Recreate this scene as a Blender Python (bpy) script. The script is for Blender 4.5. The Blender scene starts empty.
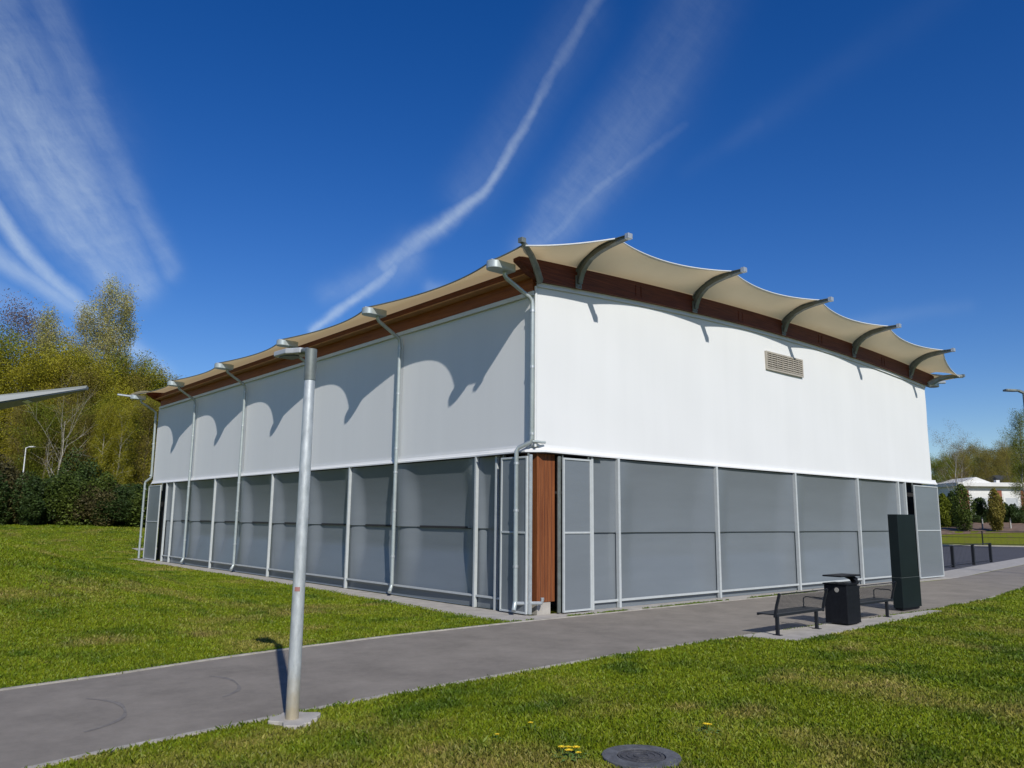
import bpy, bmesh, math, random
import numpy as np
from mathutils import Vector, Matrix
random.seed(7); RNG = np.random.default_rng(11)
SC = bpy.context.scene; COL = SC.collection
R = math.radians
CAM = Vector((-13.748, -15.169, 2.4)); FPX = 795.8
PITCH, ROLL, YAW = R(9.58), R(0.55), R(40.47)

# ------------------------------------------------------------------ materials
def mat(name, base, rough=.6, metal=0., spec=.5, var=.0, vscale=3., bump=0., bscale=20., stretch=(1, 1, 1), col2=None,
        transl=0., attr=None, coat=0., detail=6., tcol=None, nrough=.62):
    """Principled material whose colour wanders between base and col2 (or +-var) by object-space noise."""
    m = bpy.data.materials.new(name); m.use_nodes = True
    nt = m.node_tree; N, L = nt.nodes, nt.links
    bs = N['Principled BSDF']; out = N['Material Output']
    bs.inputs['Roughness'].default_value = rough; bs.inputs['Metallic'].default_value = metal
    bs.inputs['Specular IOR Level'].default_value = spec
    if coat: bs.inputs['Coat Weight'].default_value = coat
    tc = N.new('ShaderNodeTexCoord'); mp = N.new('ShaderNodeMapping'); mp.inputs['Scale'].default_value = stretch
    L.new(tc.outputs['Object'], mp.inputs['Vector'])
    b = np.array(base, float)
    c1 = b * (1 - var); c2 = np.array(col2, float) if col2 else np.minimum(b * (1 + var), 1)
    nz = N.new('ShaderNodeTexNoise'); nz.inputs['Scale'].default_value = vscale; nz.inputs['Detail'].default_value = detail
    nz.inputs['Roughness'].default_value = nrough
    L.new(mp.outputs[0], nz.inputs['Vector'])
    rp = N.new('ShaderNodeValToRGB'); rp.color_ramp.elements[0].position = .32; rp.color_ramp.elements[1].position = .68
    rp.color_ramp.elements[0].color = (*c1, 1); rp.color_ramp.elements[1].color = (*c2, 1)
    L.new(nz.outputs['Fac'], rp.inputs['Fac']); colout = rp.outputs['Color']
    if attr:
        at = N.new('ShaderNodeAttribute'); at.attribute_name = attr
        mx = N.new('ShaderNodeMix'); mx.data_type = 'RGBA'; mx.blend_type = 'MULTIPLY'; mx.inputs['Factor'].default_value = 1
        L.new(colout, mx.inputs['A']); L.new(at.outputs['Color'], mx.inputs['B']); colout = mx.outputs['Result']
    L.new(colout, bs.inputs['Base Color'])
    if bump:
        n2 = N.new('ShaderNodeTexNoise'); n2.inputs['Scale'].default_value = bscale; n2.inputs['Detail'].default_value = 4
        L.new(mp.outputs[0], n2.inputs['Vector'])
        bp = N.new('ShaderNodeBump'); bp.inputs['Strength'].default_value = bump; bp.inputs['Distance'].default_value = .02
        L.new(n2.outputs['Fac'], bp.inputs['Height']); L.new(bp.outputs[0], bs.inputs['Normal'])
    if transl:
        tr = N.new('ShaderNodeBsdfTranslucent')
        if tcol: tr.inputs['Color'].default_value = (*tcol, 1)
        else: L.new(colout, tr.inputs['Color'])
        ms = N.new('ShaderNodeMixShader'); ms.inputs[0].default_value = transl
        L.new(bs.outputs[0], ms.inputs[1]); L.new(tr.outputs[0], ms.inputs[2]); L.new(ms.outputs[0], out.inputs['Surface'])
    return m

M = {}
M['fabric'] = mat('white coated fabric', (.675, .688, .69), .55, spec=.3, var=.018, vscale=.7, bump=.14, bscale=1.1, stretch=(1.6, 1.6, .12))
M['trim'] = mat('pale trim', (.62, .64, .64), .45, var=.05, vscale=2)
M['screen'] = mat('grey mesh screen', (.150, .171, .190), .32, spec=.55, var=.06, vscale=.8, bump=.10, bscale=30, stretch=(.3, .3, 2))
M['galv'] = mat('galvanised steel', (.50, .53, .54), .42, metal=.55, var=.13, vscale=9, bump=.08, bscale=40)
M['galvpole'] = mat('mottled galvanised pole', (.40, .43, .44), .45, metal=.45, col2=(.62, .65, .66), vscale=14, stretch=(1, 1, .35), bump=.08, bscale=40)
def stain(m, z0, z1, colr, amount):
    nt = m.node_tree; N, L = nt.nodes, nt.links; bs = N['Principled BSDF']; src = bs.inputs['Base Color'].links[0].from_socket
    tc = N.new('ShaderNodeTexCoord'); sp_ = N.new('ShaderNodeSeparateXYZ'); L.new(tc.outputs['Object'], sp_.inputs[0])
    nz = N.new('ShaderNodeTexNoise'); nz.inputs['Scale'].default_value = 9; L.new(tc.outputs['Object'], nz.inputs['Vector'])
    ad = N.new('ShaderNodeMath'); ad.operation = 'MULTIPLY_ADD'; L.new(nz.outputs['Fac'], ad.inputs[0]); ad.inputs[1].default_value = .5; L.new(sp_.outputs[2], ad.inputs[2])
    mr = N.new('ShaderNodeMapRange'); L.new(ad.outputs[0], mr.inputs['Value']); mr.inputs['From Min'].default_value = z0; mr.inputs['From Max'].default_value = z1; mr.inputs['To Min'].default_value = amount; mr.inputs['To Max'].default_value = 0
    mx = N.new('ShaderNodeMix'); mx.data_type = 'RGBA'; L.new(mr.outputs[0], mx.inputs['Factor']); L.new(src, mx.inputs['A']); mx.inputs['B'].default_value = (*colr, 1); L.new(mx.outputs['Result'], bs.inputs['Base Color'])
stain(M['galvpole'], .35, .95, (.42, .33, .18), .75)
M['post'] = mat('pale powder coated post', (.43, .46, .465), .4, var=.06, vscale=6)
M['pipe'] = mat('zinc downpipe', (.40, .45, .45), .40, metal=.35, var=.1, vscale=4)
M['steeldark'] = mat('weathered grey steel', (.17, .19, .18), .5, metal=.4, var=.2, vscale=6)
M['wood'] = mat('stained glued timber', (.085, .018, .008), .6, spec=.3, var=.35, vscale=2.2, stretch=(.5, .5, 14), bump=.2, bscale=5, col2=(.145, .034, .013))
M['woodeave_lit'] = mat('lit orange eave timber', (.20, .055, .016), .6, spec=.3, stretch=(14, .5, 14), vscale=2.2, col2=(.31, .095, .026), bump=.2, bscale=5)  # lighter copy of the arch timber; the eave's brighter light is in its colour
M['woodpale'] = mat('pale eave board', (.34, .17, .08), .7, var=.2, vscale=2)  # for the thin pale line along the beam's lower edge
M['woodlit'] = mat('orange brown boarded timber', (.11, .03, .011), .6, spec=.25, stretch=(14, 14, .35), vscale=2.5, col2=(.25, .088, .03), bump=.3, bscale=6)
M['membrane'] = mat('cream roof membrane', (.84, .78, .63), .6, spec=.2, var=.04, vscale=.8, transl=.38, tcol=(.74, .55, .29))
M['brownvent'] = mat('beige vent metal', (.36, .33, .28), .5, var=.15, vscale=8)
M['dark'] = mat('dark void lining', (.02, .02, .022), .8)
M['black'] = mat('black powder coating', (.008, .009, .012), .6, spec=.2, var=.3, vscale=12)
M['bench'] = mat('anthracite bench metal', (.014, .016, .021), .5, spec=.3, var=.2, vscale=12)
M['totem'] = mat('dark green grey coated panel', (.006, .011, .012), .5, spec=.22, var=.15, vscale=2)
M['asphalt'] = mat('asphalt', (.228, .205, .174), .85, spec=.3, var=.26, vscale=.7, bump=.6, bscale=160, detail=13, nrough=.78)
M['tyre'] = mat('rubbed tyre mark', (.172, .160, .145), .85, spec=.3, var=.25, vscale=9)
M['carpark'] = mat('dark asphalt', (.075, .074, .08), .85, spec=.3, var=.12, vscale=.4, bump=.3, bscale=90)
M['concrete'] = mat('pale concrete', (.36, .34, .305), .85, var=.16, vscale=2.5, bump=.3, bscale=50, detail=9)
M['kerb'] = mat('concrete edging', (.34, .32, .28), .85, var=.25, vscale=3.5, bump=.3, bscale=40)
M['iron'] = mat('cast iron', (.075, .075, .08), .6, metal=.3, var=.3, vscale=12, bump=.6, bscale=60)
M['ironring'] = mat('worn concrete ring', (.085, .089, .096), .8, var=.35, vscale=9, bump=.4, bscale=50)
M['soil'] = mat('bark mulch', (.16, .105, .07), .9, var=.4, vscale=1.2, bump=.8, bscale=6)
M['bark'] = mat('grey brown bark', (.12, .10, .075), .9, var=.35, vscale=2.5, stretch=(1, 1, .3), bump=.5, bscale=9)
M['barkpale'] = mat('pale birch bark', (.33, .31, .26), .9, var=.4, vscale=2.0)
M['redsticker'] = mat('red sticker', (.32, .15, .13), .5)
M['panelgrey'] = mat('grey coated sheet', (.42, .44, .46), .4, var=.06, vscale=3)
M['navy'] = mat('navy underside sheet', (.055, .075, .105), .4, var=.2, vscale=2)
M['white'] = mat('white render', (.62, .62, .60), .7, var=.06, vscale=.6)
M['brick'] = mat('red brown cladding', (.22, .075, .045), .8, var=.2, vscale=1)
M['glassblue'] = mat('blue grey glazing', (.09, .13, .17), .15, spec=.6, var=.1, vscale=.4)
M['slate'] = mat('dark slate roof', (.05, .055, .065), .6, var=.2, vscale=1)
M['yellow'] = mat('dandelion yellow', (.75, .55, .02), .7, var=.15, vscale=90)
M['stem'] = mat('dandelion green', (.09, .17, .03), .7)
def leafmat(name, base, col2, transl=.35, vs=.45):
    return mat(name, base, .6, spec=.25, vscale=vs, col2=col2, transl=transl, attr='tint', detail=3)
M['leaf_yellow'] = leafmat('spring yellow green leaves', (.23, .22, .014), (.35, .32, .026))
M['leaf_olive'] = leafmat('olive brown buds', (.18, .155, .03), (.28, .235, .05))
M['leaf_pale'] = leafmat('pale olive catkins', (.32, .31, .10), (.44, .41, .16))
M['leaf_green'] = leafmat('mid green leaves', (.12, .15, .012), (.20, .225, .02))
M['leaf_dark'] = leafmat('dark green leaves', (.026, .050, .012), (.065, .10, .022), .25)
M['leaf_bright'] = leafmat('fresh green leaves', (.12, .17, .015), (.19, .23, .025))
M['leaf_moss'] = leafmat('moss green leaves', (.05, .08, .012), (.10, .13, .02), .25)
M['leaf_twig'] = leafmat('brownish hedge leaves', (.06, .055, .02), (.10, .085, .03), .25)
M['leaf_bud'] = leafmat('brown pink buds', (.13, .09, .06), (.18, .12, .08), .2)

# wave bump on louvre, seams: lawn ground
def lawn_material():
    m = bpy.data.materials.new('lawn'); m.use_nodes = True; nt = m.node_tree; N, L = nt.nodes, nt.links
    bs = N['Principled BSDF']; bs.inputs['Roughness'].default_value = .9; bs.inputs['Specular IOR Level'].default_value = .2
    tc = N.new('ShaderNodeTexCoord')
    def noise(s, d=5):
        n = N.new('ShaderNodeTexNoise'); n.inputs['Scale'].default_value = s; n.inputs['Detail'].default_value = d
        L.new(tc.outputs['Object'], n.inputs['Vector']); return n.outputs['Fac']
    def ramp(f, a, b, c1, c2):
        r = N.new('ShaderNodeValToRGB'); r.color_ramp.elements[0].position = a; r.color_ramp.elements[1].position = b
        r.color_ramp.elements[0].color = (*c1, 1); r.color_ramp.elements[1].color = (*c2, 1); L.new(f, r.inputs['Fac']); return r.outputs['Color']
    def mix(f, a, b):
        x = N.new('ShaderNodeMix'); x.data_type = 'RGBA'; L.new(f, x.inputs['Factor']); L.new(a, x.inputs['A']); L.new(b, x.inputs['B']); return x.outputs['Result']
    g = ramp(noise(5), .3, .7, (.105, .138, .006), (.185, .192, .011))
    fine = ramp(noise(60, 3), .35, .65, (.085, .115, .006), (.20, .205, .013))
    h = N.new('ShaderNodeMix'); h.data_type = 'RGBA'; h.inputs['Factor'].default_value = .5; L.new(g, h.inputs['A']); L.new(fine, h.inputs['B'])
    dry = ramp(noise(.9, 6), .56, .72, (0, 0, 0), (1, 1, 1))
    tan = ramp(noise(30, 4), .3, .7, (.11, .085, .03), (.20, .15, .06))
    c = mix(dry, h.outputs['Result'], tan)
    L.new(c, bs.inputs['Base Color'])
    bp = N.new('ShaderNodeBump'); bp.inputs['Strength'].default_value = .9; bp.inputs['Distance'].default_value = .05
    L.new(noise(35, 4), bp.inputs['Height']); L.new(bp.outputs[0], bs.inputs['Normal'])
    return m
M['lawn'] = lawn_material()
M['grass'] = mat('grass blades', (.92, .92, .92), .55, spec=.3, vscale=.6, var=.12, transl=.3, attr='tint')

# ------------------------------------------------------------------ mesh helper
class MB:
    def __init__(s): s.v = []; s.f = []
    def add(s, vs, fs):
        o = len(s.v); s.v += [tuple(map(float, q)) for q in vs]; s.f += [tuple(i + o for i in f) for f in fs]; return s
    def box(s, x0, x1, y0, y1, z0, z1, M4=None):
        vs = [(x, y, z) for z in (z0, z1) for y in (y0, y1) for x in (x0, x1)]
        if M4 is not None: vs = [M4 @ Vector(q) for q in vs]
        return s.add(vs, [(0, 2, 3, 1), (4, 5, 7, 6), (0, 1, 5, 4), (2, 6, 7, 3), (0, 4, 6, 2), (1, 3, 7, 5)])
    def tube(s, path, rad, n=10, cap=True, flat=(1, 1)):
        P = [Vector(q) for q in path]; k = len(P)
        if not hasattr(rad, '__len__'): rad = [rad] * k
        vs = []; up = None
        for i in range(k):
            t = (P[min(i + 1, k - 1)] - P[max(i - 1, 0)]).normalized()
            if up is None: up = Vector((0, 0, 1)) if abs(t.z) < .9 else Vector((1, 0, 0))
            a = t.cross(up)
            if a.length < 1e-4: a = t.cross(Vector((0, 1, 0)))
            a.normalize(); b = a.cross(t).normalized(); up = b
            for j in range(n):
                th = 2 * math.pi * j / n + math.pi / n
                vs.append(P[i] + (a * math.cos(th) * flat[0] + b * math.sin(th) * flat[1]) * rad[i])
        fs = [(i * n + j, i * n + (j + 1) % n, (i + 1) * n + (j + 1) % n, (i + 1) * n + j) for i in range(k - 1) for j in range(n)]
        if cap: fs += [tuple(reversed(range(n))), tuple(range((k - 1) * n, k * n))]
        return s.add(vs, fs)
    def prism(s, poly, z0, z1):
        n = len(poly); vs = [(x, y, z0) for x, y in poly] + [(x, y, z1) for x, y in poly]
        return s.add(vs, [tuple(reversed(range(n))), tuple(range(n, 2 * n))] + [(i, (i + 1) % n, n + (i + 1) % n, n + i) for i in range(n)])
    def grid(s, g):
        ny, nx = len(g), len(g[0])
        return s.add([q for r in g for q in r], [(j * nx + i, j * nx + i + 1, (j + 1) * nx + i + 1, (j + 1) * nx + i) for j in range(ny - 1) for i in range(nx - 1)])
    def build(s, name, m, parent=None, smooth=False, bevel=0, solid=0, at=None, kind=None, subdiv=0, sharp=None):
        me = bpy.data.meshes.new(name); me.from_pydata(s.v, [], s.f); me.validate(); me.update()
        bm = bmesh.new(); bm.from_mesh(me); bmesh.ops.recalc_face_normals(bm, faces=bm.faces) if not solid else None; bm.to_mesh(me); bm.free()
        o = bpy.data.objects.new(name, me); COL.objects.link(o); me.materials.append(m)
        if smooth:
            me.polygons.foreach_set('use_smooth', [True] * len(me.polygons))
            if sharp is None: sharp = 40
            me.set_sharp_from_angle(angle=R(sharp))
        if parent: o.parent = parent
        if at: o.location = at
        if kind: o['kind'] = kind
        if solid:
            md = o.modifiers.new('thickness', 'SOLIDIFY'); md.thickness = solid; md.offset = 0
        if bevel:
            md = o.modifiers.new('edge', 'BEVEL'); md.width = bevel; md.segments = 2; md.limit_method = 'ANGLE'; md.angle_limit = R(40)
        return o

def thing(name, label, cat, loc=(0, 0, 0), rz=0, group=None):
    o = bpy.data.objects.new(name, None); COL.objects.link(o); o.location = loc; o.rotation_euler = (0, 0, rz)
    o.empty_display_size = .3; return tag(o, label, cat, group)
def tag(o, label, cat, group=None):
    o['label'] = label; o['category'] = cat
    if group: o['group'] = group
    return o
def kids(o): return [c for c in COL.objects if c.parent == o]
def copy_tree(o, parent=None):
    c = o.copy(); COL.objects.link(c); c.parent = parent
    for ch in kids(o): copy_tree(ch, c)
    return c

# ------------------------------------------------------------------ camera, sun, sky
cp, sp, cr, sr, cy, sy = math.cos(PITCH), math.sin(PITCH), math.cos(ROLL), math.sin(ROLL), math.cos(YAW), math.sin(YAW)
fw = Vector((cp * sy, cp * cy, sp)); r0 = Vector((cy, -sy, 0)); u0 = r0.cross(fw)
rr = r0 * cr + u0 * sr; uu = -r0 * sr + u0 * cr
cd = bpy.data.cameras.new('camera'); co = bpy.data.objects.new('camera', cd); COL.objects.link(co)
m3 = Matrix((rr, uu, -fw)).transposed(); co.matrix_world = Matrix.Translation(CAM) @ m3.to_4x4()
cd.sensor_fit = 'HORIZONTAL'; cd.sensor_width = 36; cd.lens = FPX / 1024 * 36; cd.clip_start = .05; cd.clip_end = 3000
SC.camera = co
def bearing(px):                                  # ground direction of a picture column
    d = fw + rr * ((px - 512) / FPX) - uu * ((515 - 384) / FPX)
    return Vector((d.x, d.y, 0)).normalized()
def spot(px, dist):
    p = CAM + bearing(px) * dist; return (p.x, p.y)

SUN_EL = math.atan(.752); travel = Vector((.390, .921, -.752)).normalized()
sd = bpy.data.lights.new('sun', 'SUN'); sd.energy = 4.4; sd.angle = R(.53); sd.color = (1, .955, .88)
so = bpy.data.objects.new('sun', sd); COL.objects.link(so); so.rotation_euler = travel.to_track_quat('-Z', 'Y').to_euler()
so.location = (-20, -45, 40)
SUN_AZ = math.atan2(-travel.x, -travel.y)         # azimuth of the sun measured from +Y towards +X

def make_world():
    w = bpy.data.worlds.new('World'); SC.world = w; w.use_nodes = True; nt = w.node_tree; N, L = nt.nodes, nt.links
    bg = N['Background']; bg.inputs['Strength'].default_value = SKY_STRENGTH
    sk = N.new('ShaderNodeTexSky'); sk.sky_type = 'NISHITA'; sk.sun_disc = False; sk.sun_elevation = SUN_EL; sk.sun_rotation = SUN_AZ
    sk.altitude = 200; sk.air_density = SKY_AIR; sk.dust_density = .25; sk.ozone_density = 3.5
    hs = N.new('ShaderNodeHueSaturation'); hs.inputs['Saturation'].default_value = SKY_SAT; hs.inputs['Hue'].default_value = SKY_HUE
    L.new(sk.outputs[0], hs.inputs['Color'])
    # thin cirrus and old contrails placed by bearing and elevation in the sky
    tc = N.new('ShaderNodeTexCoord'); sx = N.new('ShaderNodeSeparateXYZ'); L.new(tc.outputs['Generated'], sx.inputs[0])
    def mth(op, a, b=None, c=None, clamp=False):
        n = N.new('ShaderNodeMath'); n.operation = op; n.use_clamp = clamp
        for i, q in enumerate((a, b, c)):
            if q is None: continue
            if isinstance(q, (int, float)): n.inputs[i].default_value = q
            else: L.new(q, n.inputs[i])
        return n.outputs[0]
    az = mth('ARCTAN2', sx.outputs[0], sx.outputs[1]); el = mth('ARCSINE', sx.outputs[2])
    cb = N.new('ShaderNodeCombineXYZ'); L.new(az, cb.inputs[0]); L.new(el, cb.inputs[1])
    def noise(s, d, sc=(1, 1, 1), rot=0, rough=.6, vec=None):
        mp = N.new('ShaderNodeMapping'); mp.inputs['Scale'].default_value = sc; mp.inputs['Rotation'].default_value = (0, 0, rot)
        mp.vector_type = 'TEXTURE'
        mp.inputs['Scale'].default_value = (1 / sc[0], 1 / sc[1], 1)
        L.new(vec if vec else cb.outputs[0], mp.inputs['Vector']); n = N.new('ShaderNodeTexNoise'); n.inputs['Scale'].default_value = s
        n.inputs['Detail'].default_value = d; n.inputs['Roughness'].default_value = rough; L.new(mp.outputs[0], n.inputs['Vector']); return n
    wn = noise(8, 7); ws = N.new('ShaderNodeVectorMath'); ws.operation = 'MULTIPLY_ADD'; L.new(wn.outputs['Color'], ws.inputs[0])
    ws.inputs[1].default_value = (.030, .030, 0); L.new(cb.outputs[0], ws.inputs[2])
    wo = N.new('ShaderNodeVectorMath'); wo.operation = 'SUBTRACT'; L.new(ws.outputs[0], wo.inputs[0]); wo.inputs[1].default_value = (.015, .015, 0)
    warped = wo.outputs[0]
    def seg(a, b, wa, wb, sa, sb):
        """soft capsule from a to b; widths wa->wb, strengths sa->sb"""
        ax, ay = a; dx, dy = b[0] - ax, b[1] - ay; ln = dx * dx + dy * dy
        sub = N.new('ShaderNodeVectorMath'); sub.operation = 'SUBTRACT'; L.new(warped, sub.inputs[0]); sub.inputs[1].default_value = (ax, ay, 0)
        dt = N.new('ShaderNodeVectorMath'); dt.operation = 'DOT_PRODUCT'; L.new(sub.outputs[0], dt.inputs[0]); dt.inputs[1].default_value = (dx / ln, dy / ln, 0)
        t = mth('MULTIPLY', dt.outputs['Value'], 1, clamp=True)
        pr = N.new('ShaderNodeVectorMath'); pr.operation = 'SCALE'; pr.inputs[0].default_value = (dx, dy, 0); L.new(t, pr.inputs['Scale'])
        df = N.new('ShaderNodeVectorMath'); df.operation = 'DISTANCE'; L.new(sub.outputs[0], df.inputs[0]); L.new(pr.outputs[0], df.inputs[1])
        q = mth('DIVIDE', df.outputs['Value'], mth('MULTIPLY_ADD', t, wb - wa, wa))
        g = mth('POWER', 2.718, mth('MULTIPLY', mth('MULTIPLY', q, q), -1))
        return mth('MULTIPLY', g, mth('MULTIPLY_ADD', t, sb - sa, sa))
    def layer(segs, tex):
        s = None
        for q in segs:
            o = seg(*q); s = o if s is None else mth('MAXIMUM', s, o)
        return mth('MULTIPLY', s, tex)
    rA = math.atan2(-.10, .12)
    def rmp(f, lo, hi):
        r = N.new('ShaderNodeMapRange'); r.inputs['From Min'].default_value = lo; r.inputs['From Max'].default_value = hi; L.new(f, r.inputs['Value']); return r.outputs[0]
    fib = rmp(noise(26, 7, (.25, 1.5, 1), math.radians(-52), .66, warped).outputs['Fac'], .28, .78)   # fibres across the feather
    soft = rmp(noise(13, 5, (1, 1, 1), 0, .6, warped).outputs['Fac'], .18, .75)
    str_ = rmp(noise(20, 6, (.14, 1.2, 1), math.radians(48), .6, warped).outputs['Fac'], .22, .72)
    ribs = rmp(noise(30, 6, (.22, 1.6, 1), math.radians(16), .62, warped).outputs['Fac'], .34, .72)
    fine = rmp(noise(55, 8, (.5, 1.4, 1), math.radians(-40), .7, warped).outputs['Fac'], .25, .75)
    feather = layer([((.055, .50), (.150, .385), .060, .055, .34, .46), ((.150, .385), (.255, .262), .055, .020, .50, .42),
                     ((.100, .585), (.175, .455), .020, .020, .20, .24), ((.175, .455), (.285, .278), .018, .012, .28, .20),
                     ((.06, .425), (.225, .262), .020, .018, .50, .50), ((.10, .37), (.235, .245), .03, .02, .30, .22)],
                    mth('MULTIPLY_ADD', fib, .42, mth('MULTIPLY_ADD', ribs, .18, mth('MULTIPLY_ADD', fine, .38, mth('MULTIPLY', soft, .28)))))
    trail = layer([((.085, .335), (.163, .257), .009, .008, .50, .50), ((.163, .257), (.292, .160), .008, .010, .48, .26),
                   ((.07, .292), (.206, .219), .012, .010, .42, .32), ((.06, .262), (.17, .20), .02, .012, .18, .1)], mth('MULTIPLY_ADD', fine, .5, .62))
    mid = layer([((.86, .67), (.768, .553), .010, .009, .14, .20), ((.768, .553), (.714, .476), .008, .007, .20, .30), ((.714, .476), (.661, .400), .007, .007, .30, .42),
                 ((.661, .400), (.610, .356), .007, .010, .42, .46), ((.610, .356), (.54, .312), .011, .013, .44, .38), ((.55, .310), (.455, .225), .007, .005, .44, .52),
                 ((.57, .322), (.47, .27), .022, .014, .22, .12), ((.80, .60), (.64, .40), .035, .025, .05, .10)], mth('MULTIPLY_ADD', str_, .5, mth('MULTIPLY_ADD', fine, .35, .3)))
    rgt = layer([((1.0, .68), (.90, .52), .045, .04, .05, .11), ((.90, .52), (.79, .40), .04, .034, .12, .25), ((.79, .40), (.725, .335), .032, .02, .26, .26),
                 ((.93, .475), (.83, .415), .007, .008, .06, .22), ((.83, .415), (.73, .335), .008, .011, .26, .32), ((.90, .455), (.80, .385), .006, .006, .05, .2)], mth('MULTIPLY_ADD', str_, .55, mth('MULTIPLY_ADD', fine, .35, .2)))
    fnt = layer([((1.25, .56), (1.026, .463), .02, .016, .01, .02), ((1.026, .463), (.93, .42), .012, .010, .03, .01),
                 ((1.12, .225), (1.24, .232), .010, .008, .08, .03), ((.60, .285), (.64, .275), .010, .010, .2, .2)], mth('MULTIPLY_ADD', soft, .7, .4))
    tot = mth('ADD', mth('MAXIMUM', mth('MAXIMUM', feather, trail), mth('MAXIMUM', mid, rgt)), fnt, clamp=True)
    mx = N.new('ShaderNodeMix'); mx.data_type = 'RGBA'; L.new(tot, mx.inputs['Factor']); L.new(hs.outputs[0], mx.inputs['A'])
    mx.inputs['B'].default_value = CLOUD
    L.new(mx.outputs['Result'], bg.inputs['Color'])
SKY_STRENGTH, SKY_AIR, SKY_SAT, SKY_HUE, CLOUD = .101, 1.0, 1.36, .517, (6.5, 7.7, 8.7, 1)
make_world()
SC.view_settings.view_transform = 'Standard'; SC.view_settings.look = 'None'; SC.view_settings.gamma = 1; SC.view_settings.exposure = 0
SC.cycles.max_bounces = 6; SC.cycles.transparent_max_bounces = 6

# ------------------------------------------------------------------ ground
def sstep(a, b, x):
    t = np.clip((np.asarray(x, float) - a) / (b - a), 0, 1); return t * t * (3 - 2 * t)
def height(x, y):
    x = np.asarray(x, float); y = np.asarray(y, float)
    A = sstep(-2.2, -12, x) * sstep(-.2, 14, y) * (1.22 - .62 * sstep(18, 33, y)); B = sstep(34, 60, y) * sstep(40, 15, x)
    h = 1.62 * (1 - (1 - A) * (1 - B))
    s = (x - 79) * .88 + (y - 16) * .476
    h = h + 1.5 * sstep(1, 12, s) + 2.2 * sstep(18, 45, s) + 12 * sstep(110, 260, s)
    return h
def ground():
    ax = np.concatenate([np.linspace(-420, -60, 22), np.linspace(-55, 45, 101), np.linspace(46, 130, 57), np.linspace(140, 460, 26)])
    ay = np.concatenate([np.linspace(-300, -40, 16), np.linspace(-36, 70, 107), np.linspace(73, 160, 30), np.linspace(170, 460, 22)])
    X, Y = np.meshgrid(ax, ay); Z = height(X, Y)
    b = MB(); b.grid([[(X[j, i], Y[j, i], Z[j, i]) for i in range(len(ax))] for j in range(len(ay))])
    b.build('lawn_ground', M['lawn'], smooth=True, kind='structure', sharp=180)
ground()
FAR = [(-26, -8), (-14, -2.5), (-11.6, -1.92), (-10.3, -1.75), (-8.7, -1.34), (-6.75, -1.02), (-4.4, -.78), (-1.7, -.70), (-.9, -.68), (11.35, -.68), (22.5, -.76), (28, -.2), (39.7, 1.5), (60, 4.5), (80, 7.4)]
NEAR = [(-28, -14), (-14, -6.8), (-12, -6.02), (-11.3, -5.88), (-10.2, -5.72), (-8.95, -5.54), (-7.4, -5.38), (-5.5, -5.26), (-3, -5.12), (1, -5.1), (9.6, -5.42), (15, -5.1), (20.8, -4.3), (30, -2.6), (45, -.2), (80, 4.6)]
def resample(poly, n):
    P = np.array(poly); d = np.r_[0, np.cumsum(np.hypot(*np.diff(P, axis=0).T))]; t = np.linspace(0, d[-1], n)
    return np.c_[np.interp(t, d, P[:, 0]), np.interp(t, d, P[:, 1])]
far_s, near_s = resample(FAR, 120), resample(NEAR, 120)
b = MB(); b.grid([[(*(far_s[i] * (1 - k / 6) + near_s[i] * k / 6), .006) for i in range(120)] for k in range(7)]); b.build('path', M['asphalt'], kind='structure')
def edging(P, side, name):
    d = np.gradient(P, axis=0); nrm = np.c_[-d[:, 1], d[:, 0]] / np.hypot(d[:, 0], d[:, 1])[:, None] * side
    b = MB(); g = []
    for off, z in ((-.0, .0), (0., .026), (.075, .026), (.075, -.03)): g.append([(*(P[i] + nrm[i] * off), z) for i in range(len(P))])
    b.grid(g); return b.build(name, M['kerb'], kind='structure')
edging(far_s[:48], 1, 'path_kerb'); edging(near_s, -1, 'path_kerb')
CARPARK = [(24.9, 1.2), (28.4, 1.6), (50.4, 4.9), (81, 9.6), (84, 6.3), (76.4, 20.3), (70, 32), (25, 32)]
CARPARK = [(24.9, 1.2), (28.4, 1.6), (50.4, 4.9), (80, 9.4), (82, 9.7), (76.4, 20.3), (70, 32), (25, 32)]
b = MB(); b.prism(CARPARK, -.05, .008); b.build('car_park', M['carpark'], kind='structure')
b = MB(); b.prism([(24.45, -.62), (28, -.12), (39.7, 1.56), (60, 4.56), (80, 7.45), (82, 9.68), (80, 9.38), (50.4, 4.88), (28.4, 1.58), (24.45, 1.15)], -.05, .012); b.build('pavement', M['concrete'], kind='structure')
b = MB()
for (x0, y0), (x1, y1) in (((82.1, 9.7), (76.5, 20.4)), ((76.5, 20.4), (70.1, 32.1))):
    d = Vector((x1 - x0, y1 - y0)).normalized(); n = Vector((-d.y, d.x)) * -.15
    b.prism([(x0, y0), (x1, y1), (x1 + n.x, y1 + n.y), (x0 + n.x, y0 + n.y)], -.05, .12)
b.build('kerb', M['concrete'], kind='structure')
b = MB(); b.prism([(-.95, -.62), (24.4, -.62), (24.4, .05), (-.06, .05), (-.06, 32.2), (-.82, 32.2), (-.95, 10), (-1.25, 4), (-1.45, 1), (-1.3, -.3)], -.05, .02); b.build('foundation_strip', M['concrete'], kind='structure')
b = MB(); b.grid([[(x, y, float(height(x, y)) + .03) for x in np.linspace(1.6, 9, 12)] for y in (39.0, 39.7, 40.4)]); b.build('back_path', M['concrete'], kind='structure')
SLAB = [(1.05, -5.19), (1.55, -6.26), (5.6, -6.0), (9.75, -5.76), (9.6, -5.5)]
b = MB(); b.prism(SLAB, -.06, .03); b.build('paving_slab', M['concrete'], kind='structure')
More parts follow.
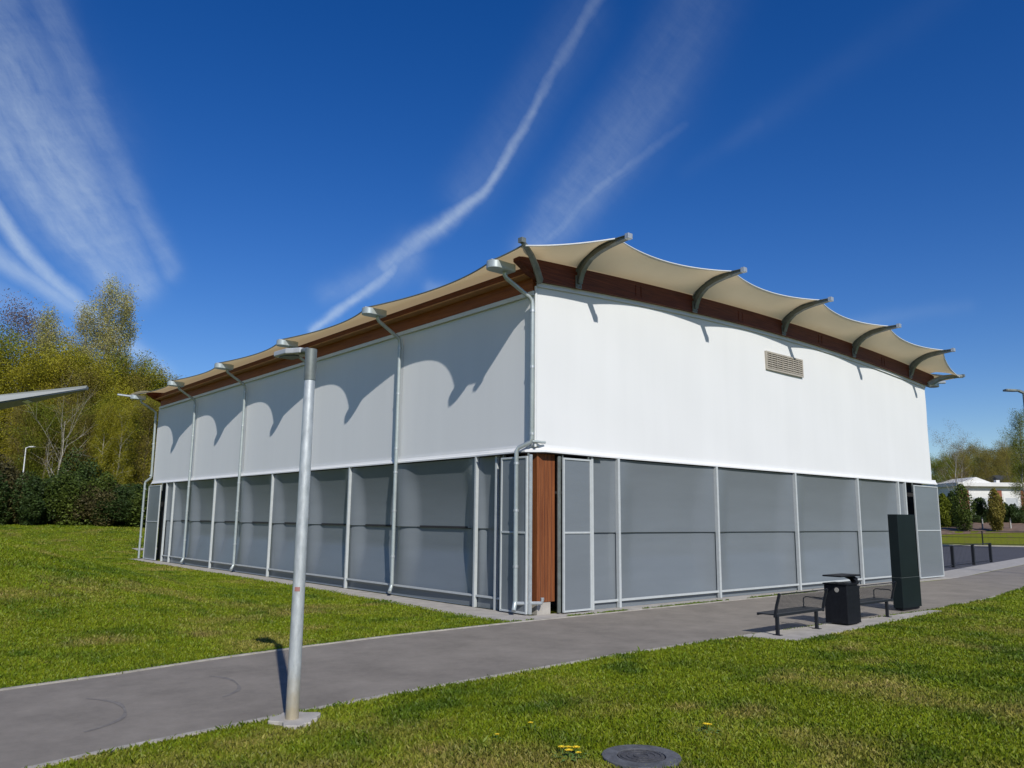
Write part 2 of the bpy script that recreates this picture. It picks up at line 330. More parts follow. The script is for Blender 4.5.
for cx_, cy_, r_, a0, a1 in ((-11.6, -3.9, 1.0, -70, 40), (-9.9, -3.2, 1.0, -60, 30)):
    b = MB(); aa = np.radians(np.linspace(a0, a1, 26)); g = []
    for dr in (0, .05): g.append([(cx_ + (r_ + dr * (1 + .5 * math.sin(t * 7))) * math.cos(t), cy_ + (r_ + dr) * math.sin(t) * 1.1, .0095) for t in aa])
    b.grid(g); b.build('tyre_mark', M['tyre'], kind='structure')
# mulch bed at the far bank
pts = [spot(915, 104), spot(1100, 112), spot(1100, 134), spot(915, 132)]
g = []
for j in range(7):
    row = []
    for i in range(25):
        a = Vector(pts[0]).lerp(Vector(pts[1]), i / 24); c = Vector(pts[3]).lerp(Vector(pts[2]), i / 24); q = a.lerp(c, j / 6)
        row.append((q.x, q.y, float(height(q.x, q.y)) + .03 + (.25 * math.sin(math.pi * j / 6) + random.uniform(0, .2) if 0 < j < 6 else 0)))
    g.append(row)
b = MB(); b.grid(g); b.build('mulch_bed', M['soil'], kind='structure', smooth=True)

# ------------------------------------------------------------------ sports hall
W, LEN, ZM = 24.17, 31.4, 4.12
YK = [.1 + 6.29 * k for k in range(6)]
XA = [1.42, 6.68, 11.94, 17.18, 22.35]
def ztop(x): return 9.17 + .40 * (1 - ((x - 12.1) / 12.4) ** 2)
def zwall(x): return 8.56 + .46 * (1 - ((x - 12.1) / 12.4) ** 2)
hall = thing('sports_hall', 'white fabric sports hall with cream scalloped roof and grey mesh screens', 'building')
# fabric upper walls: front and back follow the arch
def arch_wall(y, name):
    b = MB(); xs = np.linspace(.02, W, 60)
    for yy in (y,):
        g = [[(x, yy + (.0 if (j in (0, 10)) else -.012 * math.sin(x * 1.3 + j) * (1 if y < 1 else -1)), ZM + .12 + (zwall(x) - ZM - .12) * j / 10) for x in xs] for j in range(11)]
        b.grid(g)
    return b.build(name, M['fabric'], hall, smooth=True, sharp=180)
arch_wall(0, 'fabric_wall'); arch_wall(LEN, 'fabric_wall')
def side_wall(x, name):
    for k in range(5):
        y0, y1 = YK[k] + (.0 if k else -.1), YK[k + 1]
        b = MB(); g = []
        for j in range(13):
            v = j / 12; row = []
            for i in range(29):
                u = i / 28; edge = math.exp(-u * 9) + math.exp(-(1 - u) * 9)
                d = .035 * (1 - min(1, edge)) + .004 * math.sin(u * 50 + v * 3 + k) * edge
                row.append((x + (d if x < 1 else -d), y0 + (y1 - y0) * u, ZM + .12 + (8.36 - ZM - .12) * v))
            g.append(row)
        b.grid(g); b.build('fabric_wall', M['fabric'], hall, smooth=True, sharp=180)
side_wall(0., 'fabric_wall'); side_wall(W, 'fabric_wall')
# corner edge piece
b = MB(); b.tube([(.0, .0, ZM + .1), (.0, .0, 8.5)], .035, 10); b.build('corner_seam', M['trim'], hall, smooth=True)
# top trims: front follows arch, sides straight
b = MB(); xs = np.linspace(0, W, 50)
b.grid([[(x, -.03, zwall(x) - .10) for x in xs], [(x, -.05, zwall(x) - .1) for x in xs], [(x, -.05, zwall(x) + .02) for x in xs], [(x, .0, zwall(x) + .02) for x in xs]]); b.build('top_trim', M['trim'], hall, solid=.008)
b = MB(); b.box(-.06, -.01, .04, LEN, 8.26, 8.38); b.build('top_trim', M['trim'], hall, bevel=.006)
# drip edge (flares out, chamfered at the near corner)
def drip(profile_pts, out):
    g = []
    for off, z in ((0, ZM + .17), (.008, ZM + .10), (.04, ZM + .035), (.07, ZM + .005), (.07, ZM - .03), (.02, ZM - .025)):
        g.append([(p[0] + o[0] * off, p[1] + o[1] * off, z) for p, o in zip(profile_pts, out)])
    return g
pp = [(0, LEN + .25), (0, 26), (0, 20), (0, 14), (0, 8), (0, 2.4), (-.02, 1.4), (-.05, .25), (.25, -.05), (1.4, -.02), (2.6, 0), (8, 0), (14, 0), (20, 0), (W + .42, 0)]
oo = [(-1, 0)] * 6 + [(-1.6, 0), (-1.9, -.8), (-.8, -1.9), (0, -1.6)] + [(0, -1)] * 5
b = MB(); b.grid(drip(pp, oo)); b.build('drip_edge', M['fabric'], hall, solid=.008)
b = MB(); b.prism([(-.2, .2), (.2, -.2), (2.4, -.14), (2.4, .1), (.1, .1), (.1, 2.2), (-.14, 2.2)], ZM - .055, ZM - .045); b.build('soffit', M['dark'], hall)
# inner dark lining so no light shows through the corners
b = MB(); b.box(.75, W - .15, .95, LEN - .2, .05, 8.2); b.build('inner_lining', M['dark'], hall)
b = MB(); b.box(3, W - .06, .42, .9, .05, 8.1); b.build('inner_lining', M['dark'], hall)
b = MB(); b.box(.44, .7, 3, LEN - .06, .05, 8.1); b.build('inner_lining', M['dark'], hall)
# glulam arches (front and back) and eave beams
def arch(y0, y1, name):
    b = MB(); xs = np.linspace(-.75, W + .75, 60); n = len(xs)
    zt = [ztop(x) for x in xs]; zb = [zwall(min(max(x, 0), W)) + .02 + (.42 * (-x / .75) if x < 0 else (.42 * (x - W) / .75 if x > W else 0)) for x in xs]
    g = [[(xs[i], y0, zb[i]) for i in range(n)], [(xs[i], y0, zt[i]) for i in range(n)], [(xs[i], y1, zt[i]) for i in range(n)], [(xs[i], y1, zb[i]) for i in range(n)], [(xs[i], y0, zb[i]) for i in range(n)]]
    b.grid(g); b.add([q[0] for q in g[:4]], [(0, 1, 2, 3)]); b.add([q[-1] for q in g[:4]], [(0, 1, 2, 3)])
    return b.build(name, M['wood'], hall)
arch(-.16, .06, 'timber_arch'); arch(LEN - .06, LEN + .16, 'timber_arch')
for sx, x0 in ((-1, 0), (1, W)):
    a, c = sorted((x0 + sx * .02, x0 + sx * -.14)); b = MB(); b.box(a, c, .1, LEN - .1, 8.40, 8.80); b.build('eave_beam', M['woodeave_lit'], hall, bevel=.01)
    a, c = sorted((x0 + sx * .10, x0 + sx * .24)); b = MB(); b.box(a, c, .08, LEN - .08, 8.80, 9.02); b.build('purlin', M['wood'], hall, bevel=.012)
    a, c = sorted((x0 + sx * .02, x0 + sx * .33)); b = MB(); b.box(a, c, .1, LEN - .1, 8.765, 8.80); b.build('eave_board', M['woodpale'], hall)
# steel plates on the arch at each joint
for x in (4.0, 9.3, 14.6, 19.8):
    for dx in (-.12, .12):
        b = MB(); b.box(x + dx - .03, x + dx + .03, -.175, -.16, zwall(x) + .12, ztop(x) - .12); b.build('joint_plate', M['wood'], hall)
# ------- roof membrane
def roof():
    x0, x1, y0, y1 = -.32, W + .32, -.17, LEN + .17
    b = MB()
    b.grid([[(x, y, ztop(x) + .02) for x in np.linspace(x0, x1, 41)] for y in np.linspace(y0, y1, 30)])
    ct = (-1.42, -1.06, 9.02)
    front = [ct] + [(x, -1.62, ztop(x) + .47) for x in XA] + [(W + 1.42, -1.06, 9.02)]
    fin = [(x0, y0, ztop(x0) + .02)] + [(x, y0, ztop(x) + .02) for x in XA] + [(x1, y0, ztop(x1) + .02)]
    left = [ct] + [(-1.42, y, 8.93) for y in YK] + [(-1.42, LEN + 1.06, 9.02)]
    lin = [(x0, y0, ztop(x0) + .02)] + [(x0, y, ztop(x0) + .02) for y in YK] + [(x0, y1, ztop(x0) + .02)]
    def strip(outer, inner, inward, depth, rise, ins=None, flipy=False, flipx=False):
        g = [[] for _ in range(9)]
        for s in range(len(outer) - 1):
            a, c = np.array(outer[s]), np.array(outer[s + 1]); ia, ic = np.array(inner[s]), np.array(inner[s + 1])
            ln = np.linalg.norm(c - a); dd = depth * min(1, ln / 5.0) ** 2; rz = rise * min(1, ln / 5.0) ** 2
            for i in range(19):
                if i == 18 and s < len(outer) - 2: continue
                u = i / 18; q = a * (1 - u) + c * u; k = 4 * u * (1 - u)
                q = q + np.array([inward[0] * dd * k, inward[1] * dd * k, rz * k]); p = ia * (1 - u) + ic * u
                if abs(inward[1]) > 0: p[2] = ztop(p[0]) + .02
                for j in range(9):
                    v = j / 8; m = p * (1 - v) + q * v
                    m[2] += 4 * v * (1 - v) * ((.17 - .21 * min(1, k * 1.15)) if abs(inward[1]) > 0 else .02)
                    if flipy: m[1] = LEN - m[1]
                    if flipx: m[0] = W - m[0]
                    g[j].append(tuple(m))
        b.grid(g)
    strip(front, fin, (0, 1), .36, -.10)
    strip(front, fin, (0, 1), .36, -.10, flipy=True)
    strip(left, lin, (1, 0), .56, .07)
    strip(left, lin, (1, 0), .56, .07, flipx=True)
    bm = bmesh.new(); me = bpy.data.meshes.new('t'); me.from_pydata(b.v, [], b.f); bm.from_mesh(me)
    bmesh.ops.remove_doubles(bm, verts=bm.verts, dist=.003); bmesh.ops.recalc_face_normals(bm, faces=bm.faces)
    me = bpy.data.meshes.new('roof_membrane'); bm.to_mesh(me); bm.free()
    me.polygons.foreach_set('use_smooth', [True] * len(me.polygons)); me.materials.append(M['membrane'])
    o = bpy.data.objects.new('roof_membrane', me); COL.objects.link(o); o.parent = hall
    # edge cable pockets
    for outer, inward, depth, rise, fy, fx in ((front, (0, 1), .36, -.10, 0, 0), (left, (1, 0), .56, .07, 0, 0)):
        path = []
        for s in range(len(outer) - 1):
            a, c = np.array(outer[s]), np.array(outer[s + 1]); ln = np.linalg.norm(c - a); dd = depth * min(1, ln / 5.0) ** 2; rz = rise * min(1, ln / 5.0) ** 2
            for i in range(19):
                if i == 18 and s < len(outer) - 2: continue
                u = i / 18; k = 4 * u * (1 - u); q = a * (1 - u) + c * u + np.array([inward[0] * dd * k, inward[1] * dd * k, rz * k]); path.append(q)
        cb_ = MB(); cb_.tube(path, .022, 6); cb_.build('edge_cable', M['trim'] if outer is front else M['steeldark'], o, smooth=True)
roof()
# ------- roof arms
PROF = [(-.14, -.20), (-.17, -.08), (-.26, .14), (-.42, .34), (-.63, .50), (-.95, .62), (-1.3, .675), (-1.65, .70), (-2.02, .71)]
def arm(x, sgn=1, y0=0):
    zb = zwall(x) + .16; k = (ztop(x) + .40 - zb) / .88
    path = [(x, (y0 + y) if sgn > 0 else (y0 - y), zb + (z + .2) * k * .97) for y, z in PROF]
    b = MB(); n = len(path); h = [.13, .13, .125, .12, .11, .10, .085, .07, .05]
    for wdt, t0, t1 in ((.075, -1, -.72), (.075, .72, 1), (.02, -.72, .72)):
        vs = []
        for i in range(n):
            p = Vector(path[i]); t = (Vector(path[min(i + 1, n - 1)]) - Vector(path[max(i - 1, 0)])).normalized(); up = Vector((1, 0, 0)).cross(t) * (-1 if sgn > 0 else 1); up.normalize()
            for sx in (-1, 1):
                for tt in (t0, t1): vs.append(p + Vector((sx * wdt, 0, 0)) + up * h[i] * tt)
        fs = []
        for i in range(n - 1):
            o, q = i * 4, i * 4 + 4
            fs += [(o, o + 1, q + 1, q), (o + 1, o + 3, q + 3, q + 1), (o + 3, o + 2, q + 2, q + 3), (o + 2, o, q, q + 2)]
        fs += [(0, 2, 3, 1), (4 * n - 4, 4 * n - 3, 4 * n - 1, 4 * n - 2)]
        b.add(vs, fs)
    o = b.build('roof_arm', M['steeldark'], hall)
    b = MB(); yy = y0 - .17 * sgn if sgn > 0 else y0 + .17
    a, c = sorted((yy, yy - .03 * sgn)); b.box(x - .11, x + .11, a, c, zb - .16, zb + .2)
    for dx in (-.06, .06):
        for dz in (-.1, .12): b.tube([(x + dx, yy, zb + dz), (x + dx, yy - .07 * sgn, zb + dz)], .018, 6)
    b.build('base_plate', M['steeldark'], o)
    b = MB(); tip = Vector(path[-1]); b.box(x - .085, x + .085, tip.y - .01 - .06, tip.y + .06, tip.z - .06, tip.z + .085); b.tube([(x, tip.y, tip.z + .04), (x, tip.y + .5 * sgn, tip.z + .06)], .02, 6)
    b.build('cable_clamp', M['galv'], o, bevel=.008)
for x in XA: arm(x)
for x in XA: arm(x, -1, LEN)
# corner arm: slim strut from the arch corner out to the membrane corner
for (bx, by, tx, ty) in ((.0, -.16, -1.5, -1.14), (W, -.16, W + 1.5, -1.14)):
    b = MB(); P0, P1 = Vector((bx, by, 8.62)), Vector((tx, ty, 9.08)); Mid = P0.lerp(P1, .5) + Vector((0, 0, .16))
    b.tube([P0, P0.lerp(Mid, .5) + Vector((0, 0, .05)), Mid, Mid.lerp(P1, .5) + Vector((0, 0, .03)), P1], [.13, .12, .105, .09, .07], 8, flat=(.7, 1.1))
    b.box(tx - .07, tx + .07, ty - .07, ty + .07, 9.05, 9.17); b.build('corner_arm', M['steeldark'], hall, smooth=True)
# ------- rain hoppers and downpipes
def hopper(y, x=0, s=-1):
    b = MB(); pl = []
    for i in range(9):
        a = math.pi / 2 + math.pi * i / 8; pl.append((-1.34 + .22 * math.cos(a), .22 * math.sin(a)))
    pl += [(-.80, -.20), (-.80, .20)]
    pl = [(x + (q[0] if s < 0 else -q[0]), y + q[1]) for q in pl]
    b.prism(pl, 8.70, 8.90); o = b.build('rain_hopper', M['pipe'], hall, smooth=True, bevel=.015)
    # rolled rim: an open ledge so the top reads as a bowl
    b = MB(); b.prism([(x + s * -1 * (-q) if False else q[0], q[1]) for q in [(x + (c if s < 0 else -c), d) for c, d in ((-1.52, y - .10), (-.86, y - .13), (-.86, y + .13), (-1.52, y + .10))]], 8.905, 8.93); b.build('hopper_lid', M['galv'], o, bevel=.01)
    return o
def pipe(y, k):
    jog = {0: .38, 5: .30}.get(k)
    path = [(-1.0, y, 8.74), (-1.0, y, 8.62), (-.94, y, 8.55), (-.26, y, 8.16), (-.17, y, 8.07), (-.15, y, 7.9)]
    b = MB(); r = .058
    if k == 0:
        y1 = .40; path[3:] = [(-.20, y - .05, 8.18), (-.12, y - .08, 8.08), (-.11, y - .09, 7.9)]
        path += [(-.11, y - .09, 4.42), (-.12, y - .06, 4.34), (-.27, y1 - .06, 4.20), (-.29, y1, 4.12), (-.29, y1, .36), (-.30, y1, .30), (-.42, y1 - .09, .13)]
    elif k == 5:
        path += [(-.11, y, 4.5), (-.13, y + .03, 4.42), (-.30, y + .28, 4.22), (-.32, y + .31, 4.12), (-.32, y + .31, .05)]
    else:
        path += [(-.15, y, .36), (-.17, y, .28), (-.30, y - .12, .14)]
    b.tube(path, r, 10); o = b.build('downpipe', M['pipe'], hall, smooth=True, sharp=60)
    xx, yy = path[-3][0], path[-3][1]
    for z in (1.2, 2.6, 3.8, 4.55, 6.3, 7.8):
        px_, py_ = (xx, yy) if z < 4 else path[5][:2]
        b = MB(); b.tube([(px_, py_, z - .03), (px_, py_, z + .03)], .070, 10); b.build('pipe_clip', M['galv'], o, smooth=True)
    return o
for k, y in enumerate(YK):
    hopper(y); pipe(y, k)
for y in YK: hopper(y, W, 1)
# spout stub near the corner and at the far tip
b = MB(); b.tube([(-.10, .0, 4.36), (.10, -.12, 4.34), (.22, -.14, 4.34)], .035, 8); b.build('overflow_stub', M['pipe'], hall, smooth=True)
b = MB(); b.tube([(-1.5, YK[5], 8.84), (-2.2, YK[5] + .1, 8.88)], .06, 8); b.build('overflow_stub', M['galv'], hall, smooth=True)
b = MB(); b.tube([(W + .5, .2, 8.72), (W + .1, .2, 8.35)], .09, 8); b.tube([(W + 1.3, .1, 8.93), (W + 2.1, -.1, 9.0)], .07, 8); b.build('overflow_stub', M['galv'], hall, smooth=True)

# ------- lower screens
def pillow(f, n=30, m=14, D=.11, mode='full'):
    """f(u,v,d)->xyz ; a taut sheet drawn inwards between its frames"""
    g = []
    for j in range(m + 1):
        v = j / m; row = []
        for i in range(n + 1):
            u = .5 - .5 * math.cos(math.pi * i / n) if False else i / n
            e_ = min(u, 1 - u); t_ = min(1, max(0, (e_ - .015) / .20)); q = t_ * t_ * (3 - 2 * t_) * {'full': 1 - .75 * abs(2 * v - 1) ** 7, 'upper': .04 + .96 * (1 - v ** 2.2), 'lower': .25 + .75 * min(1, v * 1.6)}[mode]
            row.append(f(u, v, D * q + .0025 * math.sin(v * 40 + u * 3) * q))
        g.append(row)
    return g
LB = [1.2, 2.40, 6.39, 9.50, 12.68, 15.80, 18.97, 22.08, 25.26, 27.84, 28.97]
for i in range(len(LB) - 1):
    y0, y1 = LB[i], LB[i + 1]
    for z0, z1, D in ((2.12, ZM - .06, .29), (.30, 2.15, .27)):
        b = MB(); b.grid(pillow(lambda u, v, d: (.02 + (.07 if z0 < 1 else 0) + d, y0 + (y1 - y0) * u, z0 + (z1 - z0) * v), D=D * min(1, (y1 - y0) / 2.5), mode='upper' if z0 > 1 else 'lower'))
        b.build('mesh_screen', M['screen'], hall, smooth=True, sharp=180)
RB = [2.02, 3.10, 7.74, 12.45, 17.06, 20.6, 21.26]
for i in range(len(RB) - 1):
    x0, x1 = RB[i], RB[i + 1]
    for z0, z1, D in ((2.04, ZM - .06, .20), (.19, 2.07, .20)):
        b = MB(); b.grid(pillow(lambda u, v, d: (x0 + (x1 - x0) * u, .02 + (.06 if z0 < 1 else 0) + d, z0 + (z1 - z0) * v), D=D * min(1, (x1 - x0) / 2.5), mode='upper' if z0 > 1 else 'lower'))
        b.build('mesh_screen', M['screen'], hall, smooth=True, sharp=180)
# rails, kick panels
b = MB(); b.box(.30, .36, 1.2, 29, 2.10, 2.16); b.build('shade_rail', M['dark'], hall)  # dark colour stands for the shadow under the upper sheet, both walls
b = MB(); b.box(2.02, 21.26, .32, .36, 2.03, 2.08); b.build('shade_rail', M['dark'], hall)
b = MB(); b.box(-.03, .03, 1.2, 29, .30, .35); b.build('bottom_rail', M['post'], hall)
b = MB(); b.box(2.02, 21.26, -.03, .03, .19, .25); b.build('bottom_rail', M['post'], hall)
b = MB(); g = pillow(lambda u, v, d: (.05 + d * .4, 1.2 + 27.8 * u, .02 + .28 * v)); b.grid(g); b.build('kick_sheet', M['screen'], hall, solid=.006)
b = MB(); g = pillow(lambda u, v, d: (2.02 + 19.24 * u, .05 + d * .4, .02 + .17 * v)); b.grid(g); b.build('kick_sheet', M['screen'], hall, solid=.006)
for y in (1.5, 2.40, 9.50, 15.80, 22.08, 27.84, 28.97):
    b = MB(); b.box(-.07, .03, y - .04, y + .04, .02, ZM - .02); b.build('screen_post', M['post'], hall, bevel=.008)
for x in RB:
    b = MB(); b.box(x - .042, x + .042, -.09, .03, .02, ZM - .02); b.build('screen_post', M['post'], hall, bevel=.008)
# framed corner panels
def corner_panel(a, c, axis, z1=3.98, off=-.17):
    def bx(b, p0, p1, d0, d1, z0, zz):
        return b.box(p0, p1, d0, d1, z0, zz) if axis == 'x' else b.box(d0, d1, p0, p1, z0, zz)
    b = MB(); w = .05
    bx(b, a, a + w, off - .03, off + .03, .05, z1); bx(b, c - w, c, off - .03, off + .03, .05, z1)
    for z in (.05, 2.02, z1 - w): bx(b, a + w, c - w, off - .03, off + .03, z, z + w)
    o = b.build('corner_panel', M['post'], hall, bevel=.006)
    b = MB(); bx(b, a + w - .002, c - w + .002, off - .004, off + .006, .10, z1 - w); b.build('panel_mesh', M['screen'], o)
    for p in (a + .02, c - .05):
        b = MB(); bx(b, p, p + .03, off + .03, off + .09, z1 - .3, ZM - .05); b.build('hanger', M['steeldark'], o)
corner_panel(.82, 1.86, 'x'); corner_panel(.10, 1.14, 'y'); corner_panel(29.5, 31.55, 'y'); corner_panel(21.82, 24.26, 'x')
b = MB(); b.box(.705, .80, -.12, -.07, .05, ZM - .1); b.build('jamb', M['steeldark'], hall, bevel=.006)
b = MB(); b.box(-.14, -.06, .03, .095, .05, ZM - .1); b.build('jamb', M['galv'], hall, bevel=.006)
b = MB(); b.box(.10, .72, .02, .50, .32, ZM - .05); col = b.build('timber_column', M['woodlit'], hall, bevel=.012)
for x in (.22, .345, .47, .60):
    b = MB(); b.box(x - .0025, x + .0025, .0165, .03, .33, ZM - .06); b.build('board_joint', M['dark'], col)
b = MB(); b.box(.12, .58, .04, .48, .02, .32); b.build('column_foot', M['concrete'], col)
b = MB(); b.tube([(-.27, .36, .30), (.10, -.16, .33), (.11, -.17, .40), (.11, -.17, .46)], .045, 8); b.build('pipe_branch', M['galv'], hall, smooth=True)
# louvre vent
b = MB(); sl = -.030
def vz(x, z): return z - .03 * (x - 10.95)
for x0, x1, z0, z1 in ((10.92, 13.38, 8.27, 8.33), (10.92, 13.38, 7.66, 7.72), (10.92, 10.98, 7.72, 8.27), (13.32, 13.38, 7.72, 8.27)): b.box(x0, x1, -.07, .0, z0, z1)
vent = b.build('louvre_vent', M['brownvent'], hall)
b = MB()
for i in range(7):
    z = 7.74 + i * .077
    b.add([(10.98, -.065, z), (13.32, -.065, z), (13.32, -.015, z + .065), (10.98, -.015, z + .065), (10.98, -.065, z + .012), (13.32, -.065, z + .012), (13.32, -.015, z + .077), (10.98, -.015, z + .077)],
          [(0, 1, 2, 3), (4, 7, 6, 5), (0, 4, 5, 1), (3, 2, 6, 7)])
for x in np.linspace(11.25, 13.05, 6): b.box(x - .012, x + .012, -.075, -.066, 7.72, 8.27)
b.build('slats', M['brownvent'], vent)
b = MB(); b.box(10.98, 13.32, -.012, -.008, 7.72, 8.27); b.build('vent_back', M['dark'], vent)

# ------------------------------------------------------------------ street furniture
def luminaire(b, p, d, L=.75, w=.17, t=.06):
    """flat LED head from p along unit d"""
    d = Vector(d).normalized(); s = d.cross(Vector((0, 0, 1))).normalized(); u = s.cross(d)
    pts = [(0, .35), (.18, .62), (.35, 1), (.92, 1), (1, .8)]
    top = []; bot = []
    for k, ww in pts:
        for sg in (-1, 1):
            q = Vector(p) + d * (L * k) + s * (sg * w * ww); top.append(q + u * t * .5); bot.append(q - u * t * .5)
    n = len(pts); vs = top + bot; o = 2 * n; fs = []
    for i in range(n - 1):
        a = 2 * i; fs += [(a, a + 1, a + 3, a + 2), (o + a, o + a + 2, o + a + 3, o + a + 1), (a, a + 2, o + a + 2, o + a), (a + 1, o + a + 1, o + a + 3, a + 3)]
    fs += [(0, o, o + 1, 1), (o - 2, o - 1, 2 * o - 1, 2 * o - 2)]
    b.add(vs, fs)
lamp = thing('street_lamp', 'tall galvanised lamp post on a pale concrete pad beside the path', 'street lamp', (-9.25, -5.95, 0))
lean = (-.02, .0)
b = MB(); b.tube([(0, 0, .03), (.0, 0, 1.2), (0, 0, 4.14)], [.078, .075, .066], 20); b.build('pole', M['galvpole'], lamp, smooth=True)
b = MB(); b.tube([(0, 0, 4.10), (0, 0, 4.50)], [.074, .074], 18); b.tube([(0, 0, 4.46), (0, .12, 4.50), (0, .32, 4.52)], [.05, .045, .04], 10); b.build('spigot', M['steeldark'], lamp, smooth=True)
b = MB(); luminaire(b, (0, .22, 4.52), (0, 1, .03), .62, .15, .07); hd = b.build('lamp_head', M['panelgrey'], lamp, bevel=.012)
b = MB(); luminaire(b, (0, .42, 4.482), (0, 1, .03), .34, .10, .012); b.build('lens', M['navy'], hd)
b = MB(); pl = [(.30 * (1 + .22 * math.sin(3 * a + 1) + .12 * math.sin(7 * a)) * math.cos(a) * .95 + .03, .30 * (1 + .2 * math.sin(2 * a) + .08 * math.sin(9 * a)) * math.sin(a) * 1.05) for a in np.linspace(0, 2 * math.pi, 40)[:-1]]
b.prism(pl, -.05, .045); b.build('concrete_footing', M['concrete'], lamp, bevel=.01)
b = MB(); b.tube([(0, 0, 1.42), (0, 0, 1.50)], .0825, 20, cap=False); v = [q for q in b.v]
b2 = MB(); n = 20; keep = [j for j in range(n) if True]
bb = MB(); g = [[(.077 * math.cos(a), .077 * math.sin(a), z) for a in np.linspace(R(205), R(255), 6)] for z in (1.51, 1.56)]; bb.grid(g); bb.build('sticker', M['redsticker'], lamp)
# benches
def bench(loc, label):
    t = thing('bench', label, 'bench', loc, R(1.0), 'black metal benches on the paving slab')
    return t
def make_bench():
    t = bench((1.78, -5.62, .03), 'black metal bench with mesh back, nearer to the lamp post, left of the bin')
    Lb = 2.02
    for x in (.03, 1.68):
        b = MB(); b.box(x - .03, x + .03, -.035, .035, 0, .40); b.box(x - .06, x + .06, -.09, .09, 0, .012); b.build('leg', M['bench'], t, bevel=.006)
    b = MB(); b.box(-.02, Lb, -.02, .44, .40, .425); b.box(-.02, Lb, -.03, .0, .375, .43); b.box(-.02, Lb, .42, .45, .375, .43)
    b.build('seat', M['bench'], t, bevel=.006)
    ang = R(14)
    for x in (-.02, Lb):
        b = MB(); b.tube([(x, .02, .36), (x, -.03, .60), (x, -.11, .86)], .034, 4, flat=(1, 1)); b.build('back_support', M['bench'], t)
    b = MB()
    for i in range(17):
        z = .46 + i * .0235; y = .01 - (z - .4) * .26; b.tube([(0, y, z), (Lb, y, z)], .0032, 5)
    for i in range(41):
        x = i * Lb / 40; b.tube([(x, .0, .44), (x, -.115, .85)], .003, 4)
    b.tube([(0, -.115, .85), (Lb, -.115, .85)], .008, 6)
    b.build('mesh_back', M['bench'], t)
    b = MB()
    b.tube([(Lb - .14, .40, .43), (Lb - .14, .40, .62), (Lb - .14, .34, .66), (Lb - .14, .0, .66), (Lb - .14, -.04, .64)], .014, 8); b.build('armrest', M['bench'], t, smooth=True)
    return t
b1 = make_bench()
b2_ = copy_tree(b1); b2_.location = (5.36, -5.56, .03); b2_['label'] = 'black metal bench with mesh back, between the litter bin and the tall dark pillar'
# bin
bn = thing('litter_bin', 'black square litter bin with a flat roof on a bent bracket between two benches', 'litter bin', (4.50, -5.80, .03))
b = MB(); b.box(0, .54, 0, .56, .03, .90); body = b.build('body', M['black'], bn, bevel=.012)
b = MB(); b.box(-.02, .56, -.02, .58, .905, .935); b.build('rim', M['black'], body, bevel=.006)
b = MB()
for sx, xx in ((-1, -.004),): b.tube([(xx, .24, .79), (xx - .004, .24, .79)], .055, 20)
b.build('lit_hole_disc', M['concrete'], body, smooth=True)  # pale disc painted as the sunlit ground seen through the hole
b = MB(); b.box(.50, .68, .02, .10, .935, .96); b.tube([(.60, .1, .9), (.60, .1, 1.00), (.50, .14, 1.07), (.30, .2, 1.105)], [.09, .09, .065, .03], 4); b.build('bracket', M['black'], bn)
b = MB(); b.box(-.26, .68, -.02, .44, 1.10, 1.135); b.build('roof_plate', M['black'], bn, bevel=.005)
b = MB(); b.box(.57, .72, .05, .43, .03, .86); b.build('side_box', M['black'], bn, bevel=.01)
# totem
tt = thing('display_pillar', 'tall dark green rectangular metal pillar at the end of the benches', 'pillar', (8.86, -5.14, .03))
b = MB(); b.box(0, 1.16, 0, .27, .05, .86); b.build('lower_cabinet', M['totem'], tt, bevel=.006)
b = MB(); b.box(.0, 1.10, .004, .266, .868, 2.58); b.build('upper_panel', M['totem'], tt, bevel=.006)
b = MB(); b.box(.03, 1.08, .03, .24, 0, .05); b.build('plinth', M['black'], tt)
b = MB(); b.box(-.003, 1.10, -.003, .273, .861, .867); b.build('joint_band', M['steeldark'], tt)
# manhole
mh = thing('manhole_cover', 'round dark manhole cover set in the near lawn', 'manhole', (-7.16, -9.52, 0))
def disc(b, r0, r1, z0, z1, n=48):
    a = np.linspace(0, 2 * math.pi, n + 1)[:-1]
    vs = [(r * math.cos(t), r * math.sin(t), z) for r, z in ((r1, z0), (r1, z1), (r0, z1), (r0, z0)) for t in a]
    b.add(vs, [(k * n + i, k * n + (i + 1) % n, (k + 1) * n + (i + 1) % n, (k + 1) * n + i) for k in range(3) for i in range(n)])
b = MB(); disc(b, .245, .40, -.05, .045); b.build('ring', M['ironring'], mh, bevel=.008)
b = MB(); disc(b, .0001, .235, -.03, .04)
for r in (.08, .15, .21): disc(b, r - .012, r, .036, .047)
b.build('cover', M['iron'], mh)
# dandelions
def dandelion():
    t = thing('dandelion', '', 'flower', (0, 0, 0), 0, 'yellow dandelions in the near lawn')
    b = MB(); b.tube([(0, 0, 0), (.004, .003, .05), (.0, .006, .085)], .0035, 5); b.build('stem', M['stem'], t)
    b = MB()
    for i in range(30):
        a = i * 2.4; r = .027 * math.sqrt((i + 6) / 36); tilt = .010 * (1 - r / .027)
        c, s = math.cos(a), math.sin(a); pz = .088 + tilt
        b.add([(0, .006, .083), (r * c - .005 * s, .006 + r * s + .005 * c, pz), (1.12 * r * c, .006 + 1.12 * r * s, pz + .003), (r * c + .005 * s, .006 + r * s - .005 * c, pz)], [(0, 1, 2, 3)])
    b.build('flower_head', M['yellow'], t)
    b = MB()
    for i in range(6):
        a = i * 1.05; c, s = math.cos(a), math.sin(a)
        b.add([(0, 0, .004), (.06 * c - .014 * s, .06 * s + .014 * c, .028), (.12 * c, .12 * s, .018), (.06 * c + .014 * s, .06 * s - .014 * c, .028)], [(0, 1, 2, 3)])
    b.build('leaf_rosette', M['stem'], t); return t
